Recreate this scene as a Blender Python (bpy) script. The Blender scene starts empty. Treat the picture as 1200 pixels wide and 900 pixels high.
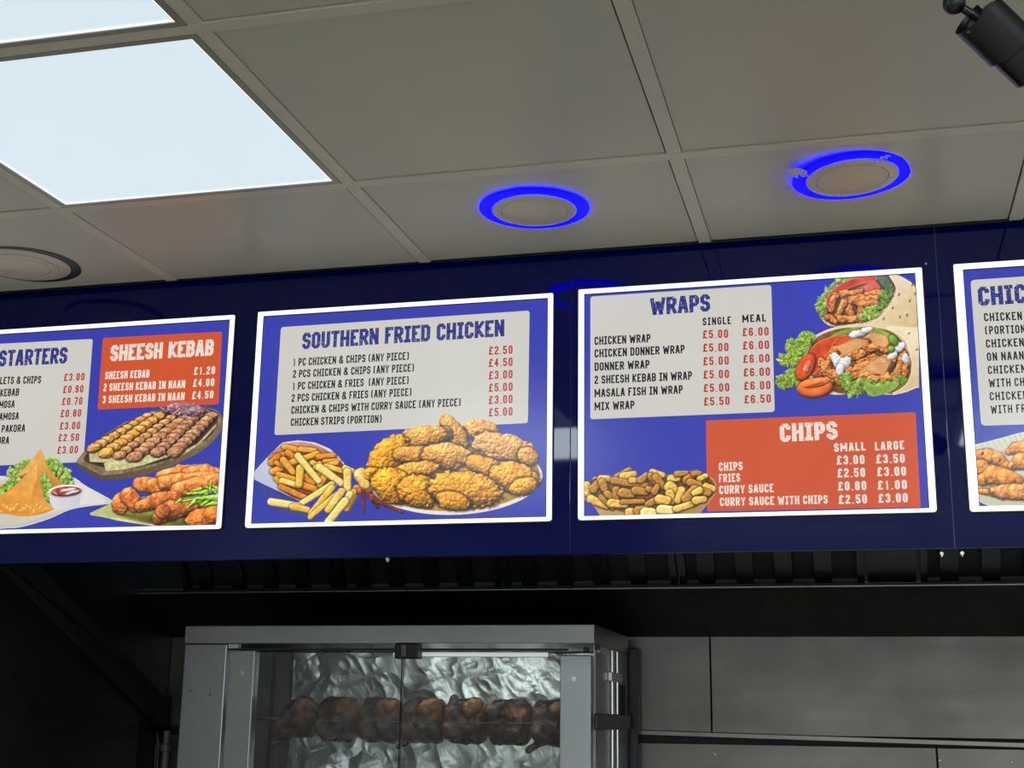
import bpy, bmesh, math, random
import numpy as np
from mathutils import Vector, Matrix

# ================================================================= camera, world, lights, exposure
SC = bpy.context.scene
COL = SC.collection
EYE = 1.6                                   # eye height above the shop floor
FOC = 1592.18                               # focal length for a frame 1200 px wide
CM = np.array([[0.9686084, -0.2441508, 0.0467770], [0.2482088, 0.9394051, -0.2364537], [0.0137878, 0.2406416, 0.9705161]])  # columns: right, forward, up
cam_d = bpy.data.cameras.new('camera'); cam = bpy.data.objects.new('camera', cam_d); COL.objects.link(cam)
cam_d.sensor_width = 36; cam_d.sensor_fit = 'HORIZONTAL'; cam_d.lens = FOC / 1200 * 36; cam_d.clip_start = .02
cam.matrix_world = Matrix(((CM[0, 0], CM[0, 2], -CM[0, 1], 0), (CM[1, 0], CM[1, 2], -CM[1, 1], 0), (CM[2, 0], CM[2, 2], -CM[2, 1], EYE), (0, 0, 0, 1)))
SC.camera = cam
SC.view_settings.view_transform = 'Standard'; SC.view_settings.look = 'None'; SC.view_settings.gamma = 1; SC.view_settings.use_curve_mapping = False
SC.view_settings.exposure = 0
wd = bpy.data.worlds.new('daylight'); SC.world = wd; wd.use_nodes = True
wd.node_tree.nodes['Background'].inputs[0].default_value = (.72, .80, .92, 1); wd.node_tree.nodes['Background'].inputs[1].default_value = 1.0
def area(name, loc, sx, sy, rot, power, col):
    l = bpy.data.lights.new(name, 'AREA'); l.shape = 'RECTANGLE'; l.size = sx; l.size_y = sy; l.energy = power; l.color = col
    o = bpy.data.objects.new(name, l); COL.objects.link(o); o.location = loc; o.rotation_euler = rot; return o
area('shopfront_fill', (.4, -3.62, 1.35), 3.4, 2.0, (math.radians(90), 0, 0), 32, (.93, .97, 1.0))  # lamp added at the unseen shopfront to fill the room
LED_NEAR = (.67, .79, .86)                  # the ceiling panels in view
LED_FAR = 14.0                               # strength of the out-of-view panels, set high to light the room

OVEN_W = 0.25                                # fill light added inside the oven, watts

# ================================================================= helpers
def at(x, y, Y):                            # a pixel of the 1200x900 frame -> the point on the vertical plane at depth Y
    x = np.asarray(x, float); y = np.asarray(y, float)
    c = np.stack([(x - 600) / FOC, np.ones_like(x), -(y - 450) / FOC], -1) @ CM.T
    return c / c[..., 1:2] * Y + np.array([0, 0, EYE])
def tag(o, label=None, cat=None, group=None, kind=None):
    if label: o['label'] = label
    if cat: o['category'] = cat
    if group: o['group'] = group
    if kind: o['kind'] = kind
    return o
def empty(name, loc=(0, 0, 0), **k):
    o = bpy.data.objects.new(name, None); COL.objects.link(o); o.location = loc; o.empty_display_size = .05; return tag(o, **k)
def root_loc(o):
    v = Vector((0, 0, 0))
    while o: v = v + o.location; o = o.parent
    return v
class MB:
    def __init__(s): s.v = []; s.f = []
    def box(s, x0, x1, y0, y1, z0, z1):
        n = len(s.v); s.v += [(x, y, z) for z in (z0, z1) for y in (y0, y1) for x in (x0, x1)]
        s.f += [tuple(n + i for i in q) for q in ((0, 2, 3, 1), (4, 5, 7, 6), (0, 1, 5, 4), (2, 6, 7, 3), (0, 4, 6, 2), (1, 3, 7, 5))]; return s
    def hexa(s, P):                         # 8 corners: bottom ring 0-3, top ring 4-7
        n = len(s.v); s.v += [tuple(p) for p in P]
        s.f += [tuple(n + i for i in q) for q in ((3, 2, 1, 0), (4, 5, 6, 7), (0, 1, 5, 4), (1, 2, 6, 5), (2, 3, 7, 6), (3, 0, 4, 7))]; return s
    def prism(s, pts, axis, a, b):          # polygon extruded along an axis; pts are the two other coordinates in order
        n = len(s.v); k = len(pts)
        for t in (a, b):
            for p in pts:
                q = [p[0], p[1]]; q.insert(axis, t); s.v.append(tuple(q))
        s.f += [tuple(range(n, n + k))[::-1], tuple(range(n + k, n + 2 * k))] + [(n + i, n + (i + 1) % k, n + k + (i + 1) % k, n + k + i) for i in range(k)]; return s
    def lathe(s, prof, c, axis=(0, 0, 1), n=48, a0=0, a1=2 * math.pi):       # prof: (radius, height) pairs
        ax = Vector(axis).normalized(); u = ax.orthogonal().normalized(); w = ax.cross(u); c = Vector(c); m0 = len(s.v); full = abs(a1 - a0 - 2 * math.pi) < 1e-6
        m = n if full else n + 1
        for r, h in prof:
            for i in range(m):
                t = a0 + (a1 - a0) * i / n; s.v.append(tuple(c + ax * h + (u * math.cos(t) + w * math.sin(t)) * r))
        for j in range(len(prof) - 1):
            for i in range(n):
                k = (i + 1) % m; s.f.append((m0 + j * m + i, m0 + j * m + k, m0 + (j + 1) * m + k, m0 + (j + 1) * m + i))
        return s
    def tube(s, pts, r, n=12):
        for a, b in zip(pts[:-1], pts[1:]):
            a = Vector(a); b = Vector(b); L = (b - a).length; s.lathe([(0, 0), (r, 0), (r, L), (0, L)], a, (b - a), n)
        for p in pts[1:-1]: s.lathe([(r * math.sin(t), -r * math.cos(t)) for t in [i * math.pi / 6 for i in range(7)]], p, (0, 0, 1), n)
        return s
    def build(s, name, mat, parent=None, bevel=0, smooth=False, **k):
        L = root_loc(parent); me = bpy.data.meshes.new(name); me.from_pydata([(v[0] - L.x, v[1] - L.y, v[2] - L.z) for v in s.v], [], s.f)
        me.materials.append(mat)
        o = bpy.data.objects.new(name, me); COL.objects.link(o)
        if parent: o.parent = parent
        if smooth:
            bm = bmesh.new(); bm.from_mesh(me); bmesh.ops.remove_doubles(bm, verts=bm.verts, dist=1e-6); bmesh.ops.recalc_face_normals(bm, faces=bm.faces)
            for f in bm.faces: f.smooth = True
            for e in bm.edges:
                if len(e.link_faces) == 2 and e.calc_face_angle(0) > .6: e.smooth = False
            bm.to_mesh(me); bm.free()
        if bevel:
            m = o.modifiers.new('bevel', 'BEVEL'); m.width = bevel; m.segments = 2; m.limit_method = 'ANGLE'
        return tag(o, **k)

def lin(c):
    c = np.asarray(c, float); return np.where(c <= .04045, c / 12.92, ((c + .055) / 1.055) ** 2.4)
def L8(r, g, b): return tuple(lin(np.array([r, g, b]) / 255.0)) + (1,)
def mat(name, col=(.5, .5, .5, 1), rough=.5, metal=0, spec=.5, emis=None, estr=1, bump=0, bscale=40, stretch=None, vary=0, coat=0, ior=None, rvary=0):
    m = bpy.data.materials.new(name); m.use_nodes = True; nt = m.node_tree; b = nt.nodes['Principled BSDF']
    if len(col) == 3: col = tuple(col) + (1,)
    b.inputs['Base Color'].default_value = col; b.inputs['Roughness'].default_value = rough; b.inputs['Metallic'].default_value = metal
    b.inputs['Specular IOR Level'].default_value = spec; b.inputs['Coat Weight'].default_value = coat; b.inputs['Coat Roughness'].default_value = .04
    if ior: b.inputs['IOR'].default_value = ior
    if emis is not None: b.inputs['Emission Color'].default_value = tuple(emis)[:3] + (1,); b.inputs['Emission Strength'].default_value = estr
    if bump or vary or rvary:
        tc = nt.nodes.new('ShaderNodeTexCoord'); mp = nt.nodes.new('ShaderNodeMapping'); nz = nt.nodes.new('ShaderNodeTexNoise')
        nt.links.new(tc.outputs['Object'], mp.inputs[0]); nt.links.new(mp.outputs[0], nz.inputs[0]); nz.inputs['Scale'].default_value = bscale; nz.inputs['Detail'].default_value = 5
        if stretch: mp.inputs['Scale'].default_value = stretch
        if bump:
            bp = nt.nodes.new('ShaderNodeBump'); bp.inputs['Strength'].default_value = bump; bp.inputs['Distance'].default_value = .002
            nt.links.new(nz.outputs[0], bp.inputs['Height']); nt.links.new(bp.outputs[0], b.inputs['Normal'])
        if vary:
            n2 = nt.nodes.new('ShaderNodeTexNoise'); n2.inputs['Scale'].default_value = 3.5; n2.inputs['Detail'].default_value = 6; nt.links.new(mp.outputs[0] if not stretch else tc.outputs['Object'], n2.inputs[0])
            cr = nt.nodes.new('ShaderNodeValToRGB'); nt.links.new(n2.outputs[0], cr.inputs[0])
            cr.color_ramp.elements[0].position = .3; cr.color_ramp.elements[1].position = .7
            cr.color_ramp.elements[0].color = tuple(c * (1 - vary) for c in col[:3]) + (1,); cr.color_ramp.elements[1].color = tuple(min(1, c * (1 + vary)) for c in col[:3]) + (1,)
            nt.links.new(cr.outputs[0], b.inputs['Base Color'])
        if rvary:
            mr = nt.nodes.new('ShaderNodeMapRange'); nt.links.new(nz.outputs[0], mr.inputs[0]); mr.inputs[3].default_value = rough - rvary; mr.inputs[4].default_value = rough + rvary; nt.links.new(mr.outputs[0], b.inputs['Roughness'])
    return m
# ---------------------------------------------------------------- printed dish pictures (flat print on the menu posters)
def vnoise(X, Y, sc, seed, octv=1):
    out = np.zeros_like(X); amp = 1.0; tot = 0
    for o in range(octv):
        rg = np.random.RandomState(seed * 13 + o)
        g = rg.rand(64, 64)
        u = X / sc + 7.3 * o; v = Y / sc + 3.1 * o
        iu = np.floor(u).astype(int); iv = np.floor(v).astype(int)
        fu = u - iu; fv = v - iv
        fu = fu * fu * (3 - 2 * fu); fv = fv * fv * (3 - 2 * fv)
        a = g[iu % 64, iv % 64]; b = g[(iu + 1) % 64, iv % 64]; c = g[iu % 64, (iv + 1) % 64]; d = g[(iu + 1) % 64, (iv + 1) % 64]
        out += amp * ((a * (1 - fu) + b * fu) * (1 - fv) + (c * (1 - fu) + d * fu) * fv)
        tot += amp; amp *= 0.5; sc *= 0.5
    return out / tot * 2 - 1

def worley(X, Y, sc, seed):
    rg = np.random.RandomState(seed); gx = rg.rand(64, 64); gy = rg.rand(64, 64)
    u = X / sc; v = Y / sc; iu = np.floor(u).astype(int); iv = np.floor(v).astype(int)
    best = np.full(X.shape, 9.0)
    for du in (-1, 0, 1):
        for dv in (-1, 0, 1):
            ju = iu + du; jv = iv + dv
            px = ju + gx[ju % 64, jv % 64]; py = jv + gy[ju % 64, jv % 64]
            best = np.minimum(best, (u - px) ** 2 + (v - py) ** 2)
    return np.clip(1 - best, 0, 1)

def C8(*c): return np.array(c, float) / 255.0

class Pic:
    S = 1.8
    def __init__(s, x0, y0, x1, y1, bg):
        s.n = int((x1 - x0) * s.S) + 1; s.m = int((y1 - y0) * s.S) + 1
        xs = x0 + np.arange(s.n) / s.S; ys = y0 + np.arange(s.m) / s.S
        s.X, s.Y = np.meshgrid(xs, ys)
        s.rgb = np.zeros(s.X.shape + (3,)); s.rgb[:] = bg; s.a = np.zeros(s.X.shape); s.x0 = x0; s.y0 = y0; s.seed = 1
    def base(s, mask, col): s.rgb[mask] = col
    def win(s, xa, ya, xb, yb):
        i0 = max(0, int((ya - s.y0) * s.S) - 2); i1 = min(s.m, int((yb - s.y0) * s.S) + 3)
        j0 = max(0, int((xa - s.x0) * s.S) - 2); j1 = min(s.n, int((xb - s.x0) * s.S) + 3)
        return slice(i0, max(i1, i0)), slice(j0, max(j1, j0))
    def comp(s, w, mask, col, alpha=True):
        m = mask[..., None]; s.rgb[w] = s.rgb[w] * (1 - m) + np.clip(col, 0, 1) * m
        if alpha: s.a[w] = np.maximum(s.a[w], mask)
    def shade(s, h, L=(-0.35, -0.6, 0.72)):
        gy, gx = np.gradient(h, 1 / s.S)
        n = np.sqrt(gx * gx + gy * gy + 1); L = np.array(L); L = L / np.linalg.norm(L)
        return (-gx * L[0] - gy * L[1] + L[2]) / n
    def body(s, w, r, R, col, col2, bump, bs, kind, vs, prof=2.0, amb=0.42, dif=0.78, shadow=0.5, spec=0.0, sd=1.6, jag=0.0, js=5.0):
        X, Y = s.X[w], s.Y[w]
        if X.size < 16 or min(X.shape) < 3: return
        s.seed += 1
        if jag: r = r + jag * vnoise(X, Y, js, s.seed + 40, 2)
        mask = np.clip((1 - r) * R * s.S * 0.8 + 0.5, 0, 1)
        if shadow:
            sm = np.clip((1.0 + sd / R - r) / (sd / R) , 0, 1) * shadow * (s.a[w] > 0.5)
            s.rgb[w] = s.rgb[w] * (1 - sm[..., None] * np.array([.8, .9, .95]))
        h = np.clip(1 - np.clip(r, 0, 1) ** prof, 0, 1) ** 0.5 * R * 0.7
        if bump:
            nz = worley(X, Y, bs, s.seed + 90) if kind == 'w' else vnoise(X, Y, bs, s.seed + 90, 3)
            h = h + bump * nz
            if kind == 'w': h = h + bump * .5 * worley(X, Y, bs * .5, s.seed + 190)
        sh = s.shade(h)
        t = (vnoise(X, Y, vs, s.seed + 9, 3) * 0.9 + 0.5).clip(0, 1)[..., None]
        c = np.array(col) * (1 - t) + np.array(col2) * t
        c = c * (amb + dif * np.clip(sh, -0.1, 1))[..., None] * 1.08
        if spec: c = c + spec * (np.clip(sh, 0, 1) ** 18)[..., None]
        s.comp(w, mask, c)
    def blob(s, cx, cy, rx, ry, ang, col, col2=None, bump=0, bs=4, kind='v', vs=8, **k):
        R = max(rx, ry) * 1.3 + 2; w = s.win(cx - R, cy - R, cx + R, cy + R); X, Y = s.X[w] - cx, s.Y[w] - cy
        a = math.radians(ang); u = (X * math.cos(a) + Y * math.sin(a)) / rx; v = (-X * math.sin(a) + Y * math.cos(a)) / ry
        s.body(w, np.sqrt(u * u + v * v), min(rx, ry), col, col if col2 is None else col2, bump, bs, kind, vs, **k)
    def cap(s, x0, y0, x1, y1, r0, r1, col, col2=None, bump=0, bs=4, kind='v', vs=8, **k):
        R = max(r0, r1) * 1.3 + 2; w = s.win(min(x0, x1) - R, min(y0, y1) - R, max(x0, x1) + R, max(y0, y1) + R); X, Y = s.X[w], s.Y[w]
        dx, dy = x1 - x0, y1 - y0; t = np.clip(((X - x0) * dx + (Y - y0) * dy) / (dx * dx + dy * dy + 1e-9), 0, 1)
        d = np.hypot(X - x0 - t * dx, Y - y0 - t * dy); rad = r0 + (r1 - r0) * t
        s.body(w, d / rad, max(r0, r1), col, col if col2 is None else col2, bump, bs, kind, vs, **k)
    def poly(s, pts, col, col2=None, grad=None, vs=10, tone=0.12, smooth=True, alpha=True, edge=None, seed=3, op=1.0, soft=False):
        P = np.array(pts, float)
        if smooth:
            Q = []
            n = len(P)
            for i in range(n):
                p0, p1, p2, p3 = P[i - 1], P[i], P[(i + 1) % n], P[(i + 2) % n]
                for t in (0, .25, .5, .75):
                    Q.append(0.5 * (2 * p1 + (p2 - p0) * t + (2 * p0 - 5 * p1 + 4 * p2 - p3) * t * t + (3 * p1 - p0 - 3 * p2 + p3) * t ** 3))
            P = np.array(Q)
        w = s.win(P[:, 0].min() - 1, P[:, 1].min() - 1, P[:, 0].max() + 1, P[:, 1].max() + 1)
        X, Y = s.X[w], s.Y[w]
        if X.size == 0: return
        inside = np.zeros(X.shape, bool); dist = np.full(X.shape, 1e9)
        for i in range(len(P)):
            (xa, ya), (xb, yb) = P[i - 1], P[i]
            if ya != yb: inside ^= ((ya > Y) != (yb > Y)) & (X < (xb - xa) * (Y - ya) / (yb - ya) + xa)
            dx, dy = xb - xa, yb - ya; t = np.clip(((X - xa) * dx + (Y - ya) * dy) / (dx * dx + dy * dy + 1e-9), 0, 1)
            dist = np.minimum(dist, np.hypot(X - xa - t * dx, Y - ya - t * dy))
        sd = np.where(inside, dist, -dist)
        mask = np.clip(sd * (0.25 if soft else s.S) + 0.5, 0, 1) * op
        c = np.zeros(X.shape + (3,)); c[:] = col
        if col2 is not None:
            if grad: (ga, gb) = grad; gx, gy = gb[0] - ga[0], gb[1] - ga[1]; t = np.clip(((X - ga[0]) * gx + (Y - ga[1]) * gy) / (gx * gx + gy * gy), 0, 1)
            else: t = (vnoise(X, Y, vs, seed, 3) * .9 + .5).clip(0, 1)
            c = c * (1 - t[..., None]) + np.array(col2) * t[..., None]
        c = c * (1 + tone * vnoise(X, Y, vs * .6, seed + 5, 3))[..., None]
        if edge is not None:
            e = np.clip(1 - sd / edge[1], 0, 1)[..., None]; c = c * (1 - e) + np.array(edge[0]) * e
        s.comp(w, mask, c, alpha)
    def leaf(s, cx, cy, rx, ry, ang, col, col2, seed):
        # frilly lettuce tuft: many small ruffled lobes
        rg = np.random.RandomState(seed); a = math.radians(ang)
        s.blob(cx, cy, rx * .9, ry * .9, ang, C8(70, 110, 25), C8(110, 150, 40), bump=1, bs=4, jag=.35, js=3)
        for k in range(int(rx * ry / 5) + 8):
            t = rg.rand() * 6.28; q = math.sqrt(rg.rand())
            x = cx + q * (rx * math.cos(t) * math.cos(a) - ry * math.sin(t) * math.sin(a)); y = cy + q * (rx * math.cos(t) * math.sin(a) + ry * math.sin(t) * math.cos(a))
            m = rg.rand(); c = col * (1 - m) + col2 * m
            s.blob(x, y, 2.2 + 2.6 * rg.rand(), 1.1 + 1.5 * rg.rand(), rg.rand() * 180, c, c * .8, bump=.6, bs=2.5, jag=.6, js=2.5, shadow=.16, sd=1, amb=.6, dif=.5)

BLUE = C8(55, 62, 170); WHITE = C8(205, 203, 194); RED = C8(206, 84, 46)
GOLD = C8(236, 172, 46); GOLD2 = C8(205, 128, 26)

def fried(p, cx, cy, rx, ry, ang, c1=GOLD, c2=GOLD2, tail=None):
    if tail: p.cap(cx, cy, tail[0], tail[1], ry * .85, tail[2], c1, c2, bump=1.5, bs=3.6, kind='w', jag=.12, js=4, shadow=.75, sd=3, vs=7, amb=.4)
    p.blob(cx, cy, rx, ry, ang, c1, c2, bump=1.9, bs=4.0, kind='w', jag=.12, js=5, shadow=.75, sd=3, vs=7, spec=.10, amb=.36, dif=.84)

def pic_fried():
    p = Pic(418, 484, 640, 608, BLUE); p.base((p.X + p.Y * -.02 < 607) & (p.Y < 497.5 - (p.X - 430) * .042 + 7.5) & (p.Y < 504), WHITE)
    z = lambda x, y: (420 + x / 5.217, 480 + y / 5.217)
    # dried chillies
    p.cap(*z(30, 500), *z(35, 640), 3, 1.2, C8(150, 62, 30), C8(90, 35, 22), bump=.4, bs=2)
    p.cap(*z(70, 520), *z(120, 600), 4, 2, C8(110, 50, 34), C8(60, 30, 30), bump=.6, bs=2)
    p.cap(*z(90, 540), *z(270, 628), 5.0, 1.8, C8(176, 74, 42), C8(96, 38, 30), bump=.7, bs=2.5, spec=.15)
    # plate
    p.blob(534.5, 561.5, 101.5, 42, -2.5, C8(236, 230, 222), C8(228, 222, 214), prof=8, amb=.93, dif=.06, shadow=0)
    p.blob(534.5, 558.5, 98, 40.5, -2.5, C8(205, 170, 82), C8(160, 118, 38), prof=8, amb=.93, dif=.06, shadow=0)
    A = C8(232, 176, 86); B = C8(196, 130, 48)
    fried(p, *z(755, 130), 22, 13.5, 8, C8(232, 180, 108), C8(196, 132, 60))
    fried(p, *z(585, 140), 24, 12.5, 52, A, B)
    fried(p, *z(400, 170), 30, 14, -6, A, B, tail=(*z(530, 150), 9))
    fried(p, *z(175, 300), 33, 19, -50)
    fried(p, *z(90, 400), 12, 9, 10)
    fried(p, *z(890, 235), 39, 17, 13, C8(232, 178, 112), C8(200, 134, 62))
    fried(p, *z(1040, 290), 13, 11, 30, C8(226, 166, 80), B)
    fried(p, *z(540, 285), 30, 16, 5, A, B, tail=(*z(260, 275), 9))
    fried(p, *z(310, 385), 34, 11, -14, C8(228, 160, 60), GOLD2)
    fried(p, *z(220, 470), 28, 20, 25)
    fried(p, *z(370, 500), 26, 19, 12)
    fried(p, *z(960, 420), 30, 18, 14, tail=(*z(710, 325), 10))
    fried(p, *z(1010, 470), 17, 10, -14)
    fried(p, *z(655, 490), 43, 22, 6)
    fried(p, *z(580, 560), 20, 11, 12)
    return p

def pic_fries():
    p = Pic(296, 508, 442, 616, BLUE); p.base(p.Y < 515 - (p.X - 321) * .048 - 5.0, WHITE)
    z = lambda x, y: (290 + x / 7.06, 500 + y / 7.06)
    zz = lambda L: [z(*q) for q in L]
    p.poly(zz([(90, 470), (350, 610), (640, 790), (900, 690), (700, 760), (420, 740), (250, 700)]), C8(72, 74, 120), soft=True, op=.5)
    p.poly(zz([(55, 372), (190, 225), (290, 130), (420, 112), (560, 130), (680, 180), (760, 250), (830, 340), (700, 560), (420, 612), (60, 440)]), C8(222, 214, 212), C8(192, 196, 216), grad=(z(300, 120), z(120, 430)), tone=.02, smooth=False)
    p.poly(zz([(205, 380), (192, 260), (215, 205), (300, 150), (420, 128), (560, 150), (690, 215), (800, 320), (820, 400), (600, 560), (440, 605), (330, 560), (250, 480)]), C8(214, 160, 130), C8(150, 70, 20), grad=(z(400, 120), z(420, 330)), tone=.1)
    O = C8(236, 158, 60); O2 = C8(206, 116, 30); G = C8(247, 208, 104); G2 = C8(234, 178, 62); Yl = C8(250, 226, 140); Y2 = C8(240, 200, 88)
    F = [(205, 260, 330, 225, 26, O, O2), (310, 170, 470, 205, 26, O, G2), (440, 190, 560, 200, 24, G2, O), (340, 220, 380, 250, 30, O, O2), (200, 300, 260, 250, 28, O2, O), (330, 310, 580, 225, 26, G2, O), (590, 250, 720, 240, 24, O, O2), (640, 290, 760, 280, 20, G2, O),
         (215, 375, 290, 340, 30, O, G2), (240, 300, 300, 330, 20, O2, O), (300, 280, 380, 380, 30, G2, O), (560, 350, 740, 300, 22, G, O), (650, 330, 800, 370, 24, G, G2), (810, 345, 870, 370, 26, Yl, Y2),
         (260, 400, 400, 440, 26, G2, O), (540, 300, 600, 330, 24, G, G2), (570, 340, 600, 310, 26, Y2, G2), (520, 400, 650, 430, 40, O, O2), (480, 420, 540, 470, 30, O, O2), (450, 480, 560, 520, 30, O2, O), (240, 430, 330, 530, 22, G2, O), (290, 450, 430, 490, 26, Yl, G), (280, 500, 480, 590, 26, O, O2), (440, 350, 430, 480, 36, Y2, G2), (640, 420, 600, 480, 30, O, G2),
         (420, 245, 590, 450, 30, Yl, G), (600, 340, 780, 470, 34, Yl, G), (890, 560, 830, 680, 30, G2, O), (910, 520, 1000, 510, 40, O, O2), (940, 400, 980, 470, 60, C8(250, 232, 170), G2), (830, 380, 830, 520, 36, Yl, Y2),
         (880, 540, 820, 680, 26, G2, G), (700, 480, 430, 650, 28, Yl, G), (200, 625, 420, 660, 34, Yl, C8(244, 216, 130)), (380, 665, 500, 690, 30, Y2, G2), (700, 510, 530, 720, 30, Y2, G2), (740, 560, 520, 750, 24, G, G2), (780, 540, 670, 690, 34, Yl, G2), (850, 560, 800, 650, 30, Yl, G), (810, 620, 670, 790, 36, Yl, C8(246, 214, 110))]
    for (a, b, c, d, r, c1, c2) in F:
        a, b = z(a, b); c, d = z(c, d)
        p.cap(a, b, c, d, r / 7.06, r / 7.06 * .9, c1, c2, bump=.35, bs=3, prof=4, shadow=.42, sd=2.2, vs=5, amb=.5, dif=.6, jag=.06)
    return p

def pic_wraps():
    p = Pic(908, 318, 1077, 472, BLUE)
    z = lambda x, y: (890 + x / 4.738, 300 + y / 4.738)
    zz = lambda L: [z(*q) for q in L]
    T = C8(236, 216, 176); T2 = C8(214, 184, 132)
    M = C8(226, 158, 84); M2 = C8(184, 104, 40); MP = C8(232, 180, 126); TO = C8(226, 92, 40); TO2 = C8(196, 60, 24); LG = C8(150, 190, 50); LG2 = C8(196, 222, 110)
    def meat(L, seed):
        for (a, b, c, d, r) in L:
            a, b = z(a, b); c, d = z(c, d)
            p.cap(a, b, c, d, r / 4.738, r / 4.738 * .8, M, M2, bump=1.5, bs=3.5, jag=.5, js=4, shadow=.55, sd=2, vs=5)
    # upper wrap
    p.poly(zz([(640, 100), (720, 95), (800, 120), (875, 190), (905, 400), (860, 412), (620, 385), (480, 392), (380, 385), (325, 320), (312, 270), (360, 200), (440, 130)]), T, T2, grad=(z(640, 160), z(900, 400)), tone=.06)
    p.poly(zz([(800, 390), (880, 340), (900, 400), (870, 415)]), C8(160, 112, 70), C8(200, 160, 110), tone=.1)
    p.leaf(*z(490, 135), 15, 6, -8, LG, LG2, 5); p.leaf(*z(395, 210), 8, 11, 30, LG, LG2, 6); p.leaf(*z(345, 290), 6, 12, -20, LG, LG2, 7)
    p.poly(zz([(640, 108), (740, 105), (760, 170), (720, 260), (640, 330), (560, 370), (400, 385), (370, 300), (400, 200), (520, 130)]), C8(128, 84, 44), C8(90, 84, 30), vs=6, tone=.2)
    p.poly(zz([(380, 290), (372, 240), (420, 175), (520, 125), (640, 110), (640, 140), (520, 170), (430, 220)]), TO, TO2, vs=8, tone=.08, edge=(C8(240, 130, 80), 2))
    p.poly(zz([(500, 200), (580, 165), (640, 140), (670, 190), (600, 200), (520, 215)]), C8(224, 96, 70), C8(220, 120, 110), vs=6, tone=.1)
    meat([(460, 215, 560, 200, 22), (560, 230, 670, 205, 26), (420, 230, 400, 300, 22), (500, 250, 640, 240, 28), (470, 260, 440, 330, 26), (560, 270, 650, 260, 22), (380, 340, 430, 370, 22), (500, 300, 520, 340, 26), (450, 350, 560, 350, 24), (560, 300, 560, 340, 20)], 3)
    p.leaf(*z(615, 320), 14, 8, -25, LG, LG2, 8); p.leaf(*z(700, 235), 6, 17, 25, LG, C8(110, 160, 40), 9)
    p.poly(zz([(650, 108), (690, 112), (720, 140), (722, 195), (700, 180), (670, 150)]), C8(84, 108, 60), C8(110, 130, 90), tone=.1)
    p.poly(zz([(720, 105), (745, 150), (760, 200), (735, 260), (690, 320), (620, 372), (600, 384), (700, 390), (880, 400), (900, 330), (870, 190), (800, 125)]), T, T2, grad=(z(720, 200), z(900, 420)), tone=.05, edge=(C8(244, 230, 196), 2))
    for (x, y) in [(775, 215), (835, 250), (740, 290), (865, 210), (780, 340), (690, 350), (820, 330), (850, 160)]: p.blob(*z(x, y), 1.0, 1.9, 25, C8(120, 88, 50), shadow=0, amb=.9, dif=.1)
    # lower wrap
    p.poly(zz([(270, 480), (330, 430), (420, 395), (560, 375), (700, 378), (840, 400), (910, 440), (930, 700), (880, 730), (800, 762), (700, 772), (560, 760), (420, 772), (300, 740), (230, 640)]), T, T2, grad=(z(500, 400), z(900, 740)), tone=.05)
    p.poly(zz([(300, 470), (420, 410), (560, 398), (700, 410), (780, 460), (830, 560), (840, 680), (780, 745), (640, 765), (440, 762), (320, 700), (260, 600)]), C8(150, 100, 50), C8(96, 70, 30), vs=6, tone=.2)
    p.poly(zz([(390, 450), (480, 405), (620, 395), (720, 430), (780, 480), (760, 500), (700, 450), (600, 425), (480, 430)]), C8(120, 160, 40), C8(160, 190, 80), tone=.15)
    for q in [(265, 460, 9, 9, -40, 11), (205, 505, 13, 9, 10, 12), (165, 570, 13, 9, -10, 13), (215, 580, 9, 12, 0, 14), (150, 700, 12, 9, 0, 15), (200, 670, 11, 10, 0, 16)]: p.leaf(*z(q[0], q[1]), q[2], q[3], q[4], LG, LG2, q[5])
    p.poly(zz([(275, 560), (290, 510), (350, 465), (440, 440), (500, 440), (430, 480), (380, 540), (340, 620), (300, 660), (270, 620)]), TO, TO2, vs=8, tone=.08, edge=(C8(240, 140, 90), 1.6))
    p.poly(zz([(400, 500), (440, 450), (520, 435), (545, 450), (470, 490), (420, 560), (380, 620), (330, 660), (350, 580)]), C8(230, 104, 50), TO2, vs=8, tone=.08, edge=(C8(240, 140, 90), 1.2))
    p.blob(*z(258, 620), 10, 17.5, 28, TO, TO2, prof=6, shadow=.4); p.blob(*z(265, 618), 4, 8.5, 20, C8(236, 176, 140), C8(214, 90, 50), bump=.5, bs=2, vs=2.5, shadow=0)
    meat([(420, 520, 380, 600, 26), (360, 600, 400, 690, 34), (400, 650, 450, 700, 26), (470, 560, 560, 550, 30), (540, 550, 620, 520, 26), (600, 510, 700, 500, 26), (560, 620, 640, 570, 30), (620, 600, 760, 560, 34), (500, 650, 620, 600, 30), (520, 670, 700, 640, 24), (620, 690, 780, 660, 26), (800, 560, 760, 680, 26), (820, 590, 800, 680, 20), (690, 520, 760, 540, 20)], 3)
    for L in ([(420, 505), (540, 455), (610, 470), (560, 515), (470, 555)], [(575, 455), (620, 420), (700, 440), (725, 480), (700, 510), (640, 495), (610, 460)], [(530, 660), (600, 600), (740, 570), (690, 665), (600, 640)], [(590, 610), (660, 560), (760, 570), (700, 600)]):
        p.poly(zz(L), MP, C8(214, 150, 90), vs=7, tone=.06, edge=(C8(190, 116, 56), 1.2), smooth=False)
    Wc = C8(240, 238, 236)
    for q in [(430, 580, 10, 6, 50), (470, 600, 10, 6, -50), (450, 630, 5, 7, 10), (545, 432, 10, 4.2, -10), (600, 412, 7, 3.5, -10), (770, 510, 9, 5.5, -40), (740, 555, 7, 4, -30), (810, 570, 4, 6, 0)]: p.blob(*z(q[0], q[1]), q[2], q[3], q[4], Wc, C8(222, 224, 230), bump=.8, bs=4, jag=.3, js=5, shadow=.3, amb=.62, dif=.42)
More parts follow.
